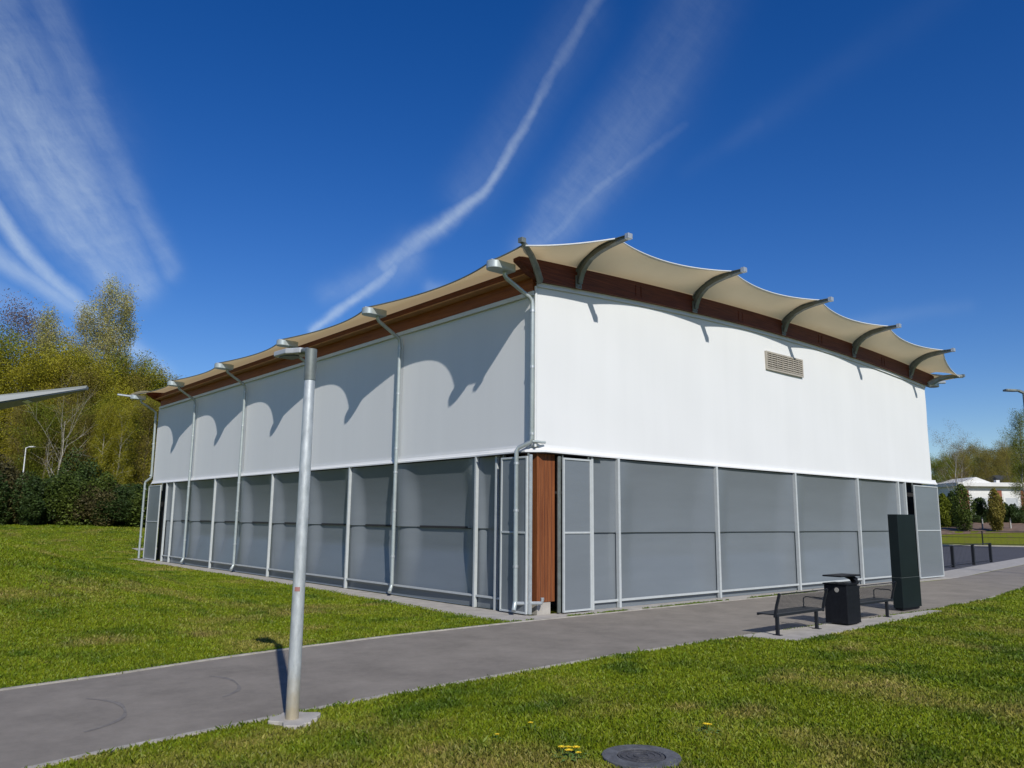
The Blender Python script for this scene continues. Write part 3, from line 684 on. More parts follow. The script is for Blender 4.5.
DP = [(-7.69, -8.92, 1.0), (-7.73, -9.07, 1.1), (-7.60, -9.03, 1.1), (-7.62, -8.93, .9), (-7.66, -9.12, .8), (-7.23, -7.93, .8), (-5.75, -9.33, 1.1), (-5.70, -9.24, .9), (-7.84, -8.04, .7)]
d0 = dandelion()
for i, (x, y, s) in enumerate(DP):
    d = d0 if i == 0 else copy_tree(d0); d.location = (x, y, 0); d.rotation_euler = (0, 0, i * 1.3); d.scale = (s * 1.45, s * 1.45, s)
    d['label'] = ('yellow dandelion in the tight clump left of the manhole cover' if i < 5 else 'single yellow dandelion beyond the clump, out in the lawn' if i == 5 else 'yellow dandelion in the pair right of the manhole cover' if i < 8 else 'pale small dandelion far left of the manhole cover')

# unidentified tilted panel at the left edge, built as a low lamp; mast outside frame
C0 = CAM
def along(px, py, t):
    d = fw + rr * ((px - 512) / FPX) - uu * ((py - 384) / FPX); return CAM + d * t
cn = thing('street_lamp', 'grey tapered panel with navy underside reaching in at the left edge', 'street lamp', (*along(-190, 520, 2.55)[:2], 0))
base = Vector(cn.location); F = 2.9 / 12.6
tipT, tipB = along(87, 385.5, 12.6 * F), along(86, 388, 12.6 * F)
e1, e2, e3 = along(-70, 402, 11.2 * F), along(-70, 412.5, 11.2 * F), along(-70, 425, 12.1 * F); e4 = e3 + Vector((0, 0, .15 * F))
tb = tipB + Vector((.06, .12, 0)) * F; t2 = tb + Vector((0, 0, .03 * F))
b = MB(); b.add([q - base for q in (e1, e2, e3, e4, tipT, tipB, tb, t2)], [(0, 1, 5, 4), (3, 7, 6, 2), (0, 4, 7, 3), (0, 3, 2, 1), (4, 5, 6, 7), (1, 2, 6, 5)]); hd2 = b.build('lamp_head', M['panelgrey'], cn)
dn = Vector((0, 0, -.004)); i1, i2, j1, j2 = e2.lerp(e3, .04), e2.lerp(e3, .97), tipB.lerp(tb, .06), tipB.lerp(tb, .9)
b = MB(); b.add([q - base for q in (i1, i2, j2, j1)] + [q - base + dn for q in (i1, i2, j2, j1)], [(0, 1, 2, 3), (4, 7, 6, 5), (0, 4, 5, 1), (1, 5, 6, 2), (2, 6, 7, 3), (3, 7, 4, 0)]); b.build('underside', M['navy'], hd2)
q = lambda s_, t: (i1.lerp(j1, s_)).lerp(i2.lerp(j2, s_), t) - base + dn * 1.5
b = MB(); b.add([q(.565, .25), q(.60, .17), q(.635, .72), q(.60, .80)], [(0, 1, 2, 3)]); b.build('lens', M['trim'], hd2, solid=.002)
mid = (e1 + e2 + e3 + e4) / 4 - base
b = MB(); b.tube([(0, 0, 0), (0, 0, mid.z - .12), Vector((0, 0, mid.z - .04)) + Vector((mid.x, mid.y, 0)) * .1, Vector((mid.x, mid.y, 0)) * .5 + Vector((0, 0, mid.z - .01)), mid * 1.0], [.05, .04, .035, .03, .028], 12); b.build('pole', M['galv'], cn, smooth=True)

# far lamps
def far_lamp(label, loc, h, d, r=.07, L=.9, m='steeldark'):
    t = thing('street_lamp', label, 'street lamp', loc)
    b = MB(); b.tube([(0, 0, 0), (0, 0, h)], [r, r * .6], 10); b.tube([(0, 0, h - .05), (d[0] * .25, d[1] * .25, h + .06)], r * .6, 8); b.build('pole', M[m], t, smooth=True)
    b = MB(); luminaire(b, (d[0] * .2, d[1] * .2, h + .06), (d[0], d[1], .03), L, .17, .09); b.build('lamp_head', M[m], t, bevel=.01)
x, y = spot(1036, 46); lx = -bearing(1022); side = Vector((-rr.x, -rr.y, 0)).normalized()
far_lamp('dark street lamp on a tall pole against the sky at the right edge', (x, y, float(height(x, y))), 8.75, (side.x, side.y), .12, .75)
x, y = spot(18.5, 79); s2 = -side
far_lamp('small white lamp post in front of the wood at the left', (x, y, float(height(x, y))), 6.3, (s2.x, s2.y), .07, .5, 'trim')

# fences
def fence(pts, h, label, name, rails, r, mesh=None, bottom=0):
    t = thing(name, label, 'fence', (*pts[0], float(height(*pts[0]))))
    P = [Vector((x, y, float(height(x, y)) + .01)) - Vector(t.location) for x, y in pts]
    for p in P:
        b = MB(); b.box(p.x - r, p.x + r, p.y - r, p.y + r, p.z, p.z + h); b.build('post', M['bench'], t)
    b = MB()
    for i in range(len(P) - 1):
        a, c = P[i], P[i + 1]
        for z in rails: b.tube([a + Vector((0, 0, z)), c + Vector((0, 0, z))], .024, 6)
        if mesh:
            n = int((c - a).length / mesh)
            for k in range(1, n):
                q = a.lerp(c, k / n); b.tube([q + Vector((0, 0, rails[0])), q + Vector((0, 0, rails[-1]))], .0045, 4)
    b.build('rails', M['bench'], t); return t
fence([(29.4, 2.35), (33.09, 2.79), (37.1, 3.20), (41.6, 3.82)], 1.16, 'black metal fence with three posts between the path and the car park', 'metal_fence', (.1, 1.14), .07, .25)
e = Vector((3.45, -6.38)).normalized(); base2 = Vector((79.3, 17.4))
fence([tuple(base2 + e * k) for k in (-15.4, -11.5, -7.7, -3.9, 0, 3.9, 7.7)], 1.55, 'thin dark wire fence along the far edge of the car park', 'wire_fence', (.2, .9, 1.53), .05, .5)

# ------------------------------------------------------------------ vegetation
def tint_attr(me, cols):
    at = me.color_attributes.new('tint', 'FLOAT_COLOR', 'POINT'); at.data.foreach_set('color', np.c_[cols, np.ones(len(cols))].astype(np.float32).ravel())
def leaves_mesh(name, pts, size, m, rng, tint, droop=0., aspect=.62):
    n = len(pts); sz = size * rng.uniform(.55, 1.35, n)
    a = rng.normal(size=(n, 3)); a[:, 2] = a[:, 2] * .7 - droop; a /= np.linalg.norm(a, axis=1)[:, None]
    c = rng.normal(size=(n, 3)); b_ = np.cross(a, c); b_ /= np.linalg.norm(b_, axis=1)[:, None]
    a *= sz[:, None]; b_ *= (sz * aspect)[:, None]
    v = np.stack([pts - a, pts + b_ * .8 - a * .1, pts + a, pts - b_ * .8 - a * .1], 1).reshape(-1, 3)
    me = bpy.data.meshes.new(name); me.vertices.add(4 * n); me.vertices.foreach_set('co', v.astype(np.float32).ravel())
    me.loops.add(4 * n); me.loops.foreach_set('vertex_index', np.arange(4 * n, dtype=np.int32)); me.polygons.add(n)
    me.polygons.foreach_set('loop_start', np.arange(0, 4 * n, 4, dtype=np.int32)); me.polygons.foreach_set('loop_total', np.full(n, 4, np.int32))
    me.update(calc_edges=True); me.materials.append(m); tint_attr(me, np.repeat(tint, 4, axis=0)); return me
def make_tree(seed, h, kind):
    """returns (trunk mesh, crown mesh) for a tree h metres tall"""
    rng = np.random.default_rng(seed); b = MB(); tips = []
    K = dict(birch=dict(r=.010, t0=.25, nl=34, ll=.13, up=1.7, sub=7, leaf=55, ls=.080, m='leaf_pale', bark='barkpale', spread=.017, droop=.35),
             round=dict(r=.014, t0=.16, nl=24, ll=.33, up=.65, sub=6, leaf=120, ls=.090, m='leaf_yellow', bark='bark', spread=.040, droop=.1),
             olive=dict(r=.012, t0=.18, nl=26, ll=.27, up=1.0, sub=6, leaf=78, ls=.082, m='leaf_olive', bark='bark', spread=.036, droop=.1),
             green=dict(r=.014, t0=.12, nl=24, ll=.32, up=.6, sub=6, leaf=120, ls=.090, m='leaf_green', bark='bark', spread=.040, droop=.1),
             fan=dict(r=.012, t0=.10, nl=16, ll=.55, up=1.6, sub=7, leaf=26, ls=.06, m='leaf_olive', bark='barkpale', spread=.03, droop=.0))[kind]
    P = [Vector((0, 0, -.3))]
    nseg = 9; wob = rng.normal(size=(nseg, 2)) * .012 * h; cum = np.cumsum(wob, 0) * .6
    for i in range(nseg): P.append(Vector((cum[i, 0], cum[i, 1], h * .96 * (i + 1) / nseg)))
    rads = [K['r'] * h * (1 - .93 * i / nseg) + .01 for i in range(nseg + 1)]; rads[0] *= 1.3; b.tube(P, rads, 7)
    def ontrunk(t):
        f = t * nseg; i = min(int(f), nseg - 1); return P[i].lerp(P[i + 1], f - i)
    for l in range(K['nl']):
        t = K['t0'] + (1 - K['t0']) * (l + rng.uniform(0, 1)) / K['nl']; o = ontrunk(min(t, .99))
        az = l * 2.4 + rng.normal() * .4; prof = math.sin(math.pi * min(1, (1 - t) * .8 + .17)) ** .8
        ln = K['ll'] * h * (.35 + .65 * prof) * rng.uniform(.7, 1.15); up = K['up'] * rng.uniform(.7, 1.3)
        d = Vector((math.cos(az), math.sin(az), up)).normalized(); pth = [o]; n = 5
        for i in range(n):
            d = (d + Vector(rng.normal(size=3)) * .13 + Vector((0, 0, .05 - .10 * K['droop']))).normalized(); pth.append(pth[-1] + d * ln / n)
        rl = max(.012, K['r'] * h * .38 * (1 - t * .75)); b.tube(pth, [rl * (1 - .8 * i / n) for i in range(n + 1)], 5, cap=False)
        tips += [(pth[3], .8), (pth[4], 1.), (pth[5], 1.)]
        for s in range(K['sub']):
            i = rng.integers(1, n); q = pth[i].lerp(pth[i + 1], rng.uniform(0, 1)) if i < n else pth[i]
            d2 = (d + Vector(rng.normal(size=3)) * .75).normalized(); l2 = ln * rng.uniform(.25, .5)
            e1_ = q + d2 * l2 * .5; e2_ = e1_ + (d2 + Vector((0, 0, .15 - .7 * K['droop']))).normalized() * l2 * .5
            b.tube([q, e1_, e2_], [rl * .35, rl * .22, .006], 4, cap=False); tips += [(e1_, .7), (e2_, 1.)]
    pts = []; tin = []
    for (q, wgt) in tips:
        n = rng.poisson(K['leaf'] * wgt); c = np.array(q)[None] + np.clip(rng.normal(size=(n, 3)), -1.7, 1.7) * K['spread'] * h * np.array([1, 1, .8 + 3.2 * max(0, K['droop'] - .1)]); pts.append(c)
        base_t = rng.uniform(.62, 1.35) * np.array([1, rng.uniform(.92, 1.08), rng.uniform(.8, 1.2)]); tin.append(base_t[None] * rng.uniform(.75, 1.25, (n, 1)))
    pts = np.concatenate(pts); tin = np.concatenate(tin)
    crown = leaves_mesh('crown', pts, K['ls'], M[K['m']], rng, tin, K['droop'])
    me = bpy.data.meshes.new('trunk'); me.from_pydata(b.v, [], b.f); me.update(); me.materials.append(M[K['bark']]); me.polygons.foreach_set('use_smooth', [True] * len(me.polygons))
    return me, crown
PROTO = {}
for kind, hs_ in (('birch', (24, 22)), ('round', (17, 14)), ('olive', (18, 15)), ('green', (16,)), ('fan', (12,))):
    PROTO[kind] = [make_tree(100 + 13 * i + len(kind), h, kind) + (h,) for i, h in enumerate(hs_)]
def place_tree(kind, i, x, y, h, label, group=None, name='tree', leaf=None, z=None):
    tr, cr_, h0 = PROTO[kind][i % len(PROTO[kind])]
    t = thing(name, label, 'tree', (x, y, float(height(x, y)) if z is None else z), random.uniform(0, 6.28), group); s = h / h0
    t.scale = (s * random.uniform(.9, 1.1), s * random.uniform(.9, 1.1), s)
    for n_, me in (('trunk', tr), ('crown', cr_)):
        o = bpy.data.objects.new(n_, me); COL.objects.link(o); o.parent = t
        if n_ == 'crown' and leaf: o.material_slots[0].link = 'OBJECT'; o.material_slots[0].material = M[leaf]
    return t
# the wood at the left: individual tall trees first (px, distance, height, kind, label)
G = 'trees of the wood behind the lawn'
def rise(px, d, top):                            # tree height that reaches the skyline row at that distance
    x, y = spot(px, d); return x, y, 2.4 + d * (518.3 + (px - 512) * .0096 - top) / FPX - float(height(x, y))
tall = [(84, 96, 316, 'birch', 'tallest pale airy birch rising above the wood, its left stem'), (100, 99, 325, 'birch', 'tall pale birch beside the tallest one, right of it'),
        (66, 95, 337, 'birch', 'pale birch just left of the tallest tree of the wood'), (31, 94, 349, 'birch', 'lone pale birch crown standing above the left part of the wood'),
        (8, 105, 358, 'olive', 'brownish bare crowned tree at the far left edge of the wood'),
        (52, 76.5, 430, 'fan', 'pale fan shaped bare multi stem tree in front of the wood')]
for i, (px, d, top, k, lab) in enumerate(tall):
    x, y, h = rise(px, d, top); place_tree(k, i, x, y, h, lab, leaf='leaf_bud' if px == 8 else None, name='birch_tree' if k == 'birch' else 'tree')
mass = []
for px, d, h, k in [(-75, 62, 14, 'round'), (-55, 68, 15, 'olive'), (-30, 64, 14.5, 'green'), (-12, 68, 14, 'olive'), (4, 61, 12.2, 'round'), (20, 66, 13.6, 'round'), (16, 58, 9, 'olive'), (38, 62, 13.2, 'round'), (46, 70, 14.5, 'olive'), (58, 63, 13.4, 'round'),
                    (36, 57, 8.6, 'green'), (72, 60, 11.5, 'olive'), (86, 62, 12.5, 'round'), (80, 57, 8.0, 'olive'), (104, 62, 13.0, 'round'), (98, 57, 9.2, 'green'), (116, 64, 14.2, 'green'), (120, 58, 10.4, 'round'), (132, 62, 13.2, 'olive'),
                    (130, 70, 14.4, 'round'), (144, 64, 13.2, 'green'), (142, 57, 9.6, 'olive'), (160, 62, 13.0, 'round'), (158, 70, 13.8, 'olive'), (172, 66, 13, 'green'), (188, 68, 14, 'round'), (205, 72, 14, 'olive'), (225, 70, 14, 'round'), (250, 74, 14, 'green'), (280, 76, 14, 'round')]:
    if px > 230: continue
    x, y, h = rise(px, d * 1.42, 513.5 - (h * .93 - .9) * FPX / d * (.86 if px <= 90 else .80 if px <= 150 else .72))
    lab = {'round': 'yellow green spring tree within the dense wood behind the lawn', 'olive': 'olive brown budding tree within the dense wood behind the lawn', 'green': 'mid green leafy tree within the dense wood behind the lawn'}[k]
    place_tree(k, px, x, y, h, lab, G + ', ' + {'round': 'yellow green', 'olive': 'olive brown', 'green': 'mid green'}[k])
# understory of stems at the right of the wood
for px, d, h in [(97, 54, 6.6), (104, 54.5, 7), (110, 54, 6.8), (122, 55, 7.2)]:
    x, y = spot(px, d * 1.42); place_tree('birch', px, x, y, h * 1.4, 'young pale stemmed tree at the front of the wood near the hall', 'young pale stemmed trees by the hedge', name='young_tree', leaf='leaf_yellow')
# hedge
def foliage_mass(name, pts, size, m, seed, parent=None, kind=None, droop=0.):
    rng = np.random.default_rng(seed); n = len(pts)
    cell = np.floor(pts / .9).astype(int); hsh = (np.sin(cell @ np.array([12.9, 78.2, 37.7])) * 43758.5) % 1
    tin = (.70 + .55 * hsh)[:, None] * rng.uniform(.75, 1.25, (n, 1)) * np.array([[1, 1, 1.]])
    me = leaves_mesh(name, pts, size, m, rng, tin, droop); o = bpy.data.objects.new(name, me); COL.objects.link(o)
    if parent: o.parent = parent
    return o
def bush_points(rng, n, rx, ry, h, lumps=9):
    c = np.c_[rng.uniform(-.62, .62, lumps) * rx, rng.uniform(-.62, .62, lumps) * ry, rng.uniform(.25, .72, lumps) * h]; r = rng.uniform(.28, .48, lumps)
    k = rng.integers(0, lumps, n); d = rng.normal(size=(n, 3)); d /= np.linalg.norm(d, axis=1)[:, None]; rad = rng.uniform(.55, 1.08, n) ** .5
    p = c[k] + d * (r[k] * rad)[:, None] * np.array([rx, ry, h]); p[:, 2] = np.abs(p[:, 2]); return p
hd_rng = np.random.default_rng(5); bush_meshes = []
for i in range(4):
    me = leaves_mesh('foliage', bush_points(hd_rng, 14000, 2.2, 1.8, 3.4, 14), .085, M['leaf_dark'], hd_rng, np.repeat(hd_rng.uniform(.6, 1.5, (2000, 1)), 7, 0) * np.array([[1, 1, 1]])); bush_meshes.append(me)
def stems_mesh(h, r, n, rng):
    b = MB()
    for i in range(n):
        a = rng.uniform(0, 6.28); p = Vector((math.cos(a) * r, math.sin(a) * r, h)); b.tube([(0, 0, -.1), p * .5 + Vector((0, 0, .1)), p], [.05, .035, .012], 5)
    me = bpy.data.meshes.new('stems'); me.from_pydata(b.v, [], b.f); me.update(); me.materials.append(M['bark']); return me
bstem = stems_mesh(2.6, .9, 6, hd_rng)
def bush(x, y, s, sz, label, group, leaf=None, i=0, name='bush'):
    t = thing(name, label, 'bush', (x, y, float(height(x, y))), random.uniform(0, 6.28), group); t.scale = (s, s, sz)
    for n_, me in (('foliage', bush_meshes[i % 4]), ('stems', bstem)):
        o = bpy.data.objects.new(n_, me); COL.objects.link(o); o.parent = t
        if leaf and n_ == 'foliage': o.material_slots[0].link = 'OBJECT'; o.material_slots[0].material = M[leaf]
for i, px in enumerate(range(-70, 240, 13)):
    x, y = spot(px, 74 + random.uniform(-1.2, 1.2))
    bush(x, y, random.uniform(1.0, 1.45), random.choice((.65, .8, .95, 1.1, 1.35)), 'dark bush in the dense row at the foot of the wood', 'dark bushes in a row at the foot of the wood', leaf=(None, None, 'leaf_moss', None, 'leaf_twig', None, 'leaf_moss')[(i * 5) % 7], i=i)
x, y = spot(84, 77.5); bush(x, y, 1.4, 1.6, 'tall dark evergreen bush rising above the dark row', None, i=2)

# right background: wood behind the white house
for px, d, h, k in [(938, 150, 12.5, 'green'), (950, 165, 15, 'olive'), (962, 150, 12.5, 'round'), (975, 158, 12, 'green'), (986, 165, 14.5, 'olive'), (997, 158, 14, 'round'), (1006, 168, 15.5, 'olive'), (1018, 160, 14, 'round'), (1030, 165, 15, 'olive'), (1045, 160, 15, 'green'), (1060, 165, 16, 'olive'), (925, 160, 12, 'olive'), (912, 158, 12.5, 'round'), (1001, 172, 15, 'green'), (980, 175, 15, 'olive'), (1012, 178, 15, 'olive'), (956, 172, 14, 'green'), (990, 150, 12, 'olive'), (1024, 150, 12, 'green'), (968, 166, 14, 'olive'), (1036, 172, 15, 'olive'), (945, 140, 10, 'green'), (970, 142, 10.5, 'olive'), (1012, 145, 12, 'olive')]:
    x, y = spot(px, d)
    lab = {'round': 'yellow green tree in the far wood behind the white house', 'olive': 'olive brown tree in the far wood behind the white house', 'green': 'mid green tree in the far wood behind the white house'}[k]
    hz = float(height(x, y)); top = 2.4 + d * (521 - (470 if k == 'round' else 466 if k == 'olive' else 474)) / FPX
    place_tree(k, px, x, y, (top - hz) * random.uniform(.97, 1.12), lab, 'trees of the far wood, ' + {'round': 'yellow green', 'olive': 'olive brown', 'green': 'mid green'}[k], leaf='leaf_olive' if k == 'round' else None)
x, y = spot(961, 128); hz = float(height(x, y)); place_tree('fan', 0, x, y, 2.4 + 128 * 61 / FPX - hz, 'airy bare crowned tree above the house roof, nearer to the hall', leaf='leaf_bud', name='bare_tree')
x, y = spot(1030, 90); hz = float(height(x, y)); place_tree('birch', 0, x, y, 2.4 + 90 * 88 / FPX - hz, 'airy dark tree behind the street lamp at the right edge', leaf='leaf_green', name='tall_tree')
# columnar shrubs
def column_shrub(px, d, toppx, botpx, wpx, label, leaf, seed):
    x, y = spot(px, d); rng = np.random.default_rng(seed); z0 = float(height(x, y)); h = (2.4 + d * (521.5 - toppx) / FPX) - z0; w = wpx * d / FPX / 2
    n = 5200; zz = rng.beta(1.3, 1.5, n); prof = np.sin(np.pi * np.clip(zz * .86 + .12, 0, 1)) ** .7; a = rng.uniform(0, 6.28, n); rad = w * prof * rng.uniform(.1, 1.1, n) ** .5 * (1 + .25 * np.sin(a * 3 + zz * 9))
    t = thing('columnar_shrub', label, 'shrub', (x, y, z0)); foliage_mass('foliage', np.c_[rad * np.cos(a), rad * np.sin(a), .1 + zz * h], .11, M[leaf], seed, t, droop=-.5)
    b = MB(); b.tube([(0, 0, -.1), (0, 0, h * .8)], [.07, .02], 6); b.build('stem', M['bark'], t)
column_shrub(963, 108, 489, 528, 17, 'upright green columnar shrub, the larger one, in the bark bed', 'leaf_moss', 31)
column_shrub(996, 109, 493, 527, 12, 'slim olive yellow columnar shrub further right in the bark bed', 'leaf_olive', 32)
column_shrub(944, 113, 497, 520, 13, 'dull green shrub closest to the hall wall in the bark bed', 'leaf_green', 33)
column_shrub(953, 115, 495, 520, 10, 'dark narrow shrub tucked behind the large columnar shrub', 'leaf_dark', 34)
def small_tree(px, d, top, label, wpx):
    x, y = spot(px, d); z0 = float(height(x, y)); zt = 2.4 + d * (521.5 - top) / FPX; rng = np.random.default_rng(px); w = wpx * d / FPX / 2; h = zt - z0
    t = thing('young_tree', label, 'tree', (x, y, z0)); p = bush_points(rng, 3000, w, w, h * .55, 6); p[:, 2] += h * .42
    foliage_mass('crown', p, .10, M['leaf_dark'], px, t); b = MB(); b.tube([(0, 0, -.1), (0, 0, h * .7)], [.05, .03], 6); b.build('trunk', M['bark'], t)
    b = MB(); b.box(.25, .33, -.04, .04, -.1, 1.5); b.build('stake', M['white'], t)
small_tree(981, 111, 500, 'dark round young tree with a pale stake, left of the slim shrub', 17)
small_tree(1009, 112, 504, 'dark round young tree with a pale stake, right of the slim shrub', 14)

for i, (px, d, sc_) in enumerate([(936, 122, .9), (949, 126, 1.0), (975, 126, .8), (989, 128, .75), (1003, 127, .7), (1017, 127, .8), (1030, 128, .9)]):
    x, y = spot(px, d); bush(x, y, sc_, sc_ * .75, 'low dark bush between the bark bed and the white house', 'low dark bushes in front of the white house', None, i)
# houses far right
def pxpt(px, d, z): x, y = spot(px, d); return Vector((x, y, z))
def zpx(py, d): return 2.4 + d * (521.8 - py) / FPX
D = 136; hx, hy = spot(1000, D); rz = math.atan2(rr.y, rr.x); gz = float(height(hx, hy))
house = thing('white_house', 'long low white house with a gable and red brown panels on the far bank', 'house', (hx, hy, gz - .2), rz)
S = D / FPX; zt = zpx(491.5, D) - gz + .2; zf = zpx(489, D) - gz + .2
b = MB(); b.box(-34 * S, 75 * S, 0, 9, 0, zt); b.build('wall', M['white'], house)
b = MB(); b.box(-36 * S, 77 * S, -.8, 9.8, zt, zf + .15); b.build('flat_roof', M['white'], house, bevel=.05)
b = MB(); gx0, gx1 = -31 * S, -6 * S; zg = zpx(483.5, D) - gz + .2
b.add([(gx0, -.3, zf + .16), (gx1, -.3, zf + .16), ((gx0 + gx1) / 2, -.3, zg), (gx0, 8, zf + .16), (gx1, 8, zf + .16), ((gx0 + gx1) / 2, 8, zg)], [(0, 1, 2), (3, 5, 4), (0, 2, 5, 3), (1, 4, 5, 2), (0, 3, 4, 1)]); b.build('gable', M['white'], house)
for a, c in ((-33, -25), (-4, 3), (19, 26), (47, 56)):
    b = MB(); b.box(a * S, c * S, -.06, .0, .1, zt - .5); b.build('cladding_panel', M['brick'], house)
for a, c in ((-23, -8), (4, 18), (28, 44)):
    b = MB(); b.box(a * S, c * S, -.04, .0, 1.3, zt - .9); wn_ = b.build('window', M['white'], house); b = MB(); b.box(a * S + .3, c * S - .3, -.06, -.041, 1.5, zt - 1.6); b.build('pane', M['panelgrey'], wn_)
b = MB(); b.box(10 * S, 13 * S, 3, 3.6, zf, zf + .7); b.build('chimney', M['white'], house)
hx2, hy2 = spot(944, 150); gz2 = float(height(hx2, hy2)); S2 = 150 / FPX
h2 = thing('glazed_building', 'low grey blue glazed building partly behind the shrubs, next to the hall', 'building', (hx2, hy2, gz2 - .2), rz)
z2 = zpx(490, 150) - gz2 + .2
b = MB(); b.box(-60 * S2, 17 * S2, 0, 9, 0, z2 - .5); b.build('wall', M['glassblue'], h2)
b = MB(); b.box(-62 * S2, 18 * S2, -.9, 9.8, z2 - .5, z2); b.build('roof', M['panelgrey'], h2)
b = MB(); b.box(-60 * S2, 8 * S2, -.08, 0, 1.6, 2.5); b.build('window_band', M['panelgrey'], h2)
hx3, hy3 = spot(1022, 152); gz3 = float(height(hx3, hy3)); S3 = 152 / FPX
h3 = thing('slate_roofed_house', 'dark roofed house rising behind the white house at the right edge', 'house', (hx3, hy3, gz3), rz)
z3 = zpx(489, 152) - gz3; z3t = zpx(481, 152) - gz3
b = MB(); b.box(-13 * S3, 30 * S3, 0, 8, 0, z3); b.build('wall', M['white'], h3)
b = MB(); b.add([(-15 * S3, -.5, z3), (32 * S3, -.5, z3), (32 * S3, 4, z3t), (-9 * S3, 4, z3t), (-15 * S3, 8.5, z3), (32 * S3, 8.5, z3)], [(0, 1, 2, 3), (4, 3, 2, 5), (0, 3, 4), (1, 5, 2), (0, 4, 5, 1)]); b.build('roof', M['slate'], h3)

# ------------------------------------------------------------------ grass blades (one mesh)
def in_poly(x, y, poly):
    P = np.array(poly); r = np.zeros(len(x), bool); j = len(P) - 1
    for i in range(len(P)):
        xi, yi, xj, yj = P[i, 0], P[i, 1], P[j, 0], P[j, 1]
        c = ((yi > y) != (yj > y)) & (x < (xj - xi) * (y - yi) / (yj - yi + 1e-12) + xi); r ^= c; j = i
    return r
def vnoise(x, y, s, seed):
    x = x * s + 100; y = y * s + 100; xi = np.floor(x).astype(int); yi = np.floor(y).astype(int); fx = x - xi; fy = y - yi; fx = fx * fx * (3 - 2 * fx); fy = fy * fy * (3 - 2 * fy)
    hsh = lambda a, b_: (np.sin(a * 127.1 + b_ * 311.7 + seed * 17.3) * 43758.5453) % 1
    return (hsh(xi, yi) * (1 - fx) + hsh(xi + 1, yi) * fx) * (1 - fy) + (hsh(xi, yi + 1) * (1 - fx) + hsh(xi + 1, yi + 1) * fx) * fy
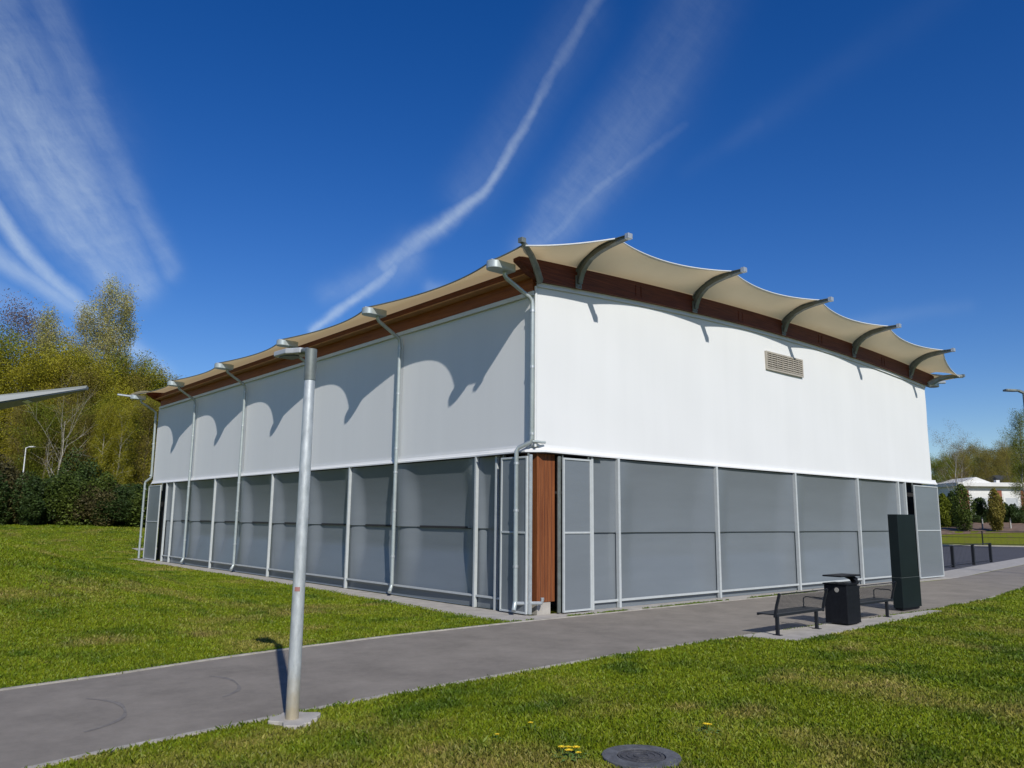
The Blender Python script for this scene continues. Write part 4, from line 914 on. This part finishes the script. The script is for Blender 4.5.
def grass():
    rng = RNG; N0 = 1450000
    rmin, rmax, e = 6.2, 76., .33
    u = rng.uniform(0, 1, N0); r = (rmin ** e + u * (rmax ** e - rmin ** e)) ** (1 / e)
    th = YAW + rng.uniform(-.72, .72, N0); x = CAM.x + r * np.sin(th); y = CAM.y + r * np.cos(th)
    road = np.r_[far_s + np.array([[0, .09]]), (near_s - np.array([[0, .08]]))[::-1]]
    wob = rng.normal(size=N0) * .05
    bad = in_poly(x, y + wob, road) | in_poly(x, y, [(-.85, -1), (W + .3, -1), (W + .3, 33), (-.85, 33), (-.85, 10), (-1.1, 4), (-1.3, 1), (-1.2, -.5)]) | in_poly(x, y + wob, SLAB) | in_poly(x, y, CARPARK) | (in_poly(x, y, [(20, -1.2), (85, 4), (85, 12), (24, 2.5)]))
    bad |= in_poly(x, y, [(1.6, 39), (9, 39), (9, 40.4), (1.6, 40.4)]) | (np.hypot(x + 9.22, y + 5.95) < .30 + wob) | (np.hypot(x + 7.16, y + 9.52) < .385 + wob * .6)
    bad |= y > 60
    dry = .55 * vnoise(x, y, .55, 1) + .30 * vnoise(x, y, 1.4, 2) + .15 * vnoise(x, y, 4, 3)
    lush = .5 * vnoise(x, y, .8, 7) + .5 * vnoise(x, y, 2.2, 8)
    # bare worn patches seen in the photograph
    for px_, py_, pr in [(-2.2, -8.2, .45), (-4.6, -9.1, .5), (-8.6, -8.0, .5), (-4.9, -8.4, .35), (-3.5, 4.6, .9), (-9.5, 1.5, .7), (-10.5, 5.5, .8), (-7.5, 6.5, .6), (-5.5, 1.2, .5), (1.5, -7.4, .45), (.4, -8.3, .4), (-2.0, 4.5, .5)]:
        dd = np.hypot((x - px_) / 1.5, y - py_) / pr; dry = np.maximum(dry, .86 - .33 * dd + .15 * (vnoise(x, y, 3, 5) - .5))
    p_keep = np.clip(1.1 - 2.4 * np.clip(dry - .60, 0, 1), .22, 1)
    keep = ~bad & (rng.uniform(0, 1, N0) < p_keep)
    x, y, r, dry, lush = (a[keep] for a in (x, y, r, dry, lush)); 
    # ragged growth creeping over the path edging
    ne = 26000; ex, ey = [], []
    for P, sg in ((near_s, -1), (far_s[:46], 1)):
        t = rng.uniform(0, len(P) - 1.001, ne); i = t.astype(int); f = (t - i)[:, None]; q = P[i] * (1 - f) + P[i + 1] * f
        clump = vnoise(q[:, 0], q[:, 1], 1.3, 21) * .6 + vnoise(q[:, 0], q[:, 1], 4.5, 22) * .4
        k = rng.uniform(0, 1, ne) < np.clip((clump - .38) * 3.2, 0, 1); q = q[k]; off = sg * (.115 - .10 * clump[k] * rng.uniform(0, 1, len(q)) ** 1.5)
        ex.append(q[:, 0]); ey.append(q[:, 1] + off)
    ex, ey = np.concatenate(ex), np.concatenate(ey); ok = ~in_poly(ex, ey, SLAB); ex, ey = ex[ok], ey[ok]
    x = np.r_[x, ex]; y = np.r_[y, ey]; r = np.r_[r, np.hypot(ex - CAM.x, ey - CAM.y)]; dry = np.r_[dry, np.full(len(ex), .42)]; lush = np.r_[lush, rng.uniform(.35, .95, len(ex))]
    n = len(x); z = height(x, y)
    hh = (.018 + .026 * lush) * rng.uniform(.5, 1.5, n) * (1 + .012 * r); hh = np.where(rng.uniform(0, 1, n) < .012, hh * 1.7, hh)
    ww = (.0044 + .00056 * r) * rng.uniform(.6, 1.3, n); a = rng.uniform(0, 6.283, n); la = rng.uniform(0, 6.283, n); lean = hh * rng.uniform(.2, 1.1, n)
    bx, by = np.cos(a) * ww, np.sin(a) * ww; tx, ty = np.cos(la) * lean, np.sin(la) * lean
    v = np.stack([np.c_[x - bx, y - by, z - .005], np.c_[x + bx, y + by, z - .005], np.c_[x + tx * .35 + bx * .7, y + ty * .35 + by * .7, z + hh * .62], np.c_[x + tx, y + ty, z + hh]], 1).reshape(-1, 3)
    me = bpy.data.meshes.new('grass'); me.vertices.add(4 * n); me.vertices.foreach_set('co', v.astype(np.float32).ravel())
    me.loops.add(4 * n); me.loops.foreach_set('vertex_index', np.arange(4 * n, dtype=np.int32)); me.polygons.add(n)
    me.polygons.foreach_set('loop_start', np.arange(0, 4 * n, 4, dtype=np.int32)); me.polygons.foreach_set('loop_total', np.full(n, 4, np.int32)); me.update(calc_edges=True)
    g1 = np.array([.140, .212, .006]); g2 = np.array([.215, .248, .009]); g3 = np.array([.068, .128, .007]); tn = np.array([.34, .26, .08])
    t = rng.uniform(0, 1, n)[:, None]; c = g1 * (1 - t) + g2 * t; k = np.clip((lush - .5) * 2.6, 0, .85)[:, None]; c = c * (1 - k) + g3 * k
    k = np.clip((dry - .56) * 2.5 + rng.normal(size=n) * .12, 0, .9)[:, None]; c = c * (1 - k) + tn * k; c *= rng.uniform(.72, 1.42, (n, 1))
    tint_attr(me, np.repeat(c, 4, axis=0)); me.materials.append(M['grass'])
    o = bpy.data.objects.new('grass', me); COL.objects.link(o); o['kind'] = 'stuff'
grass()
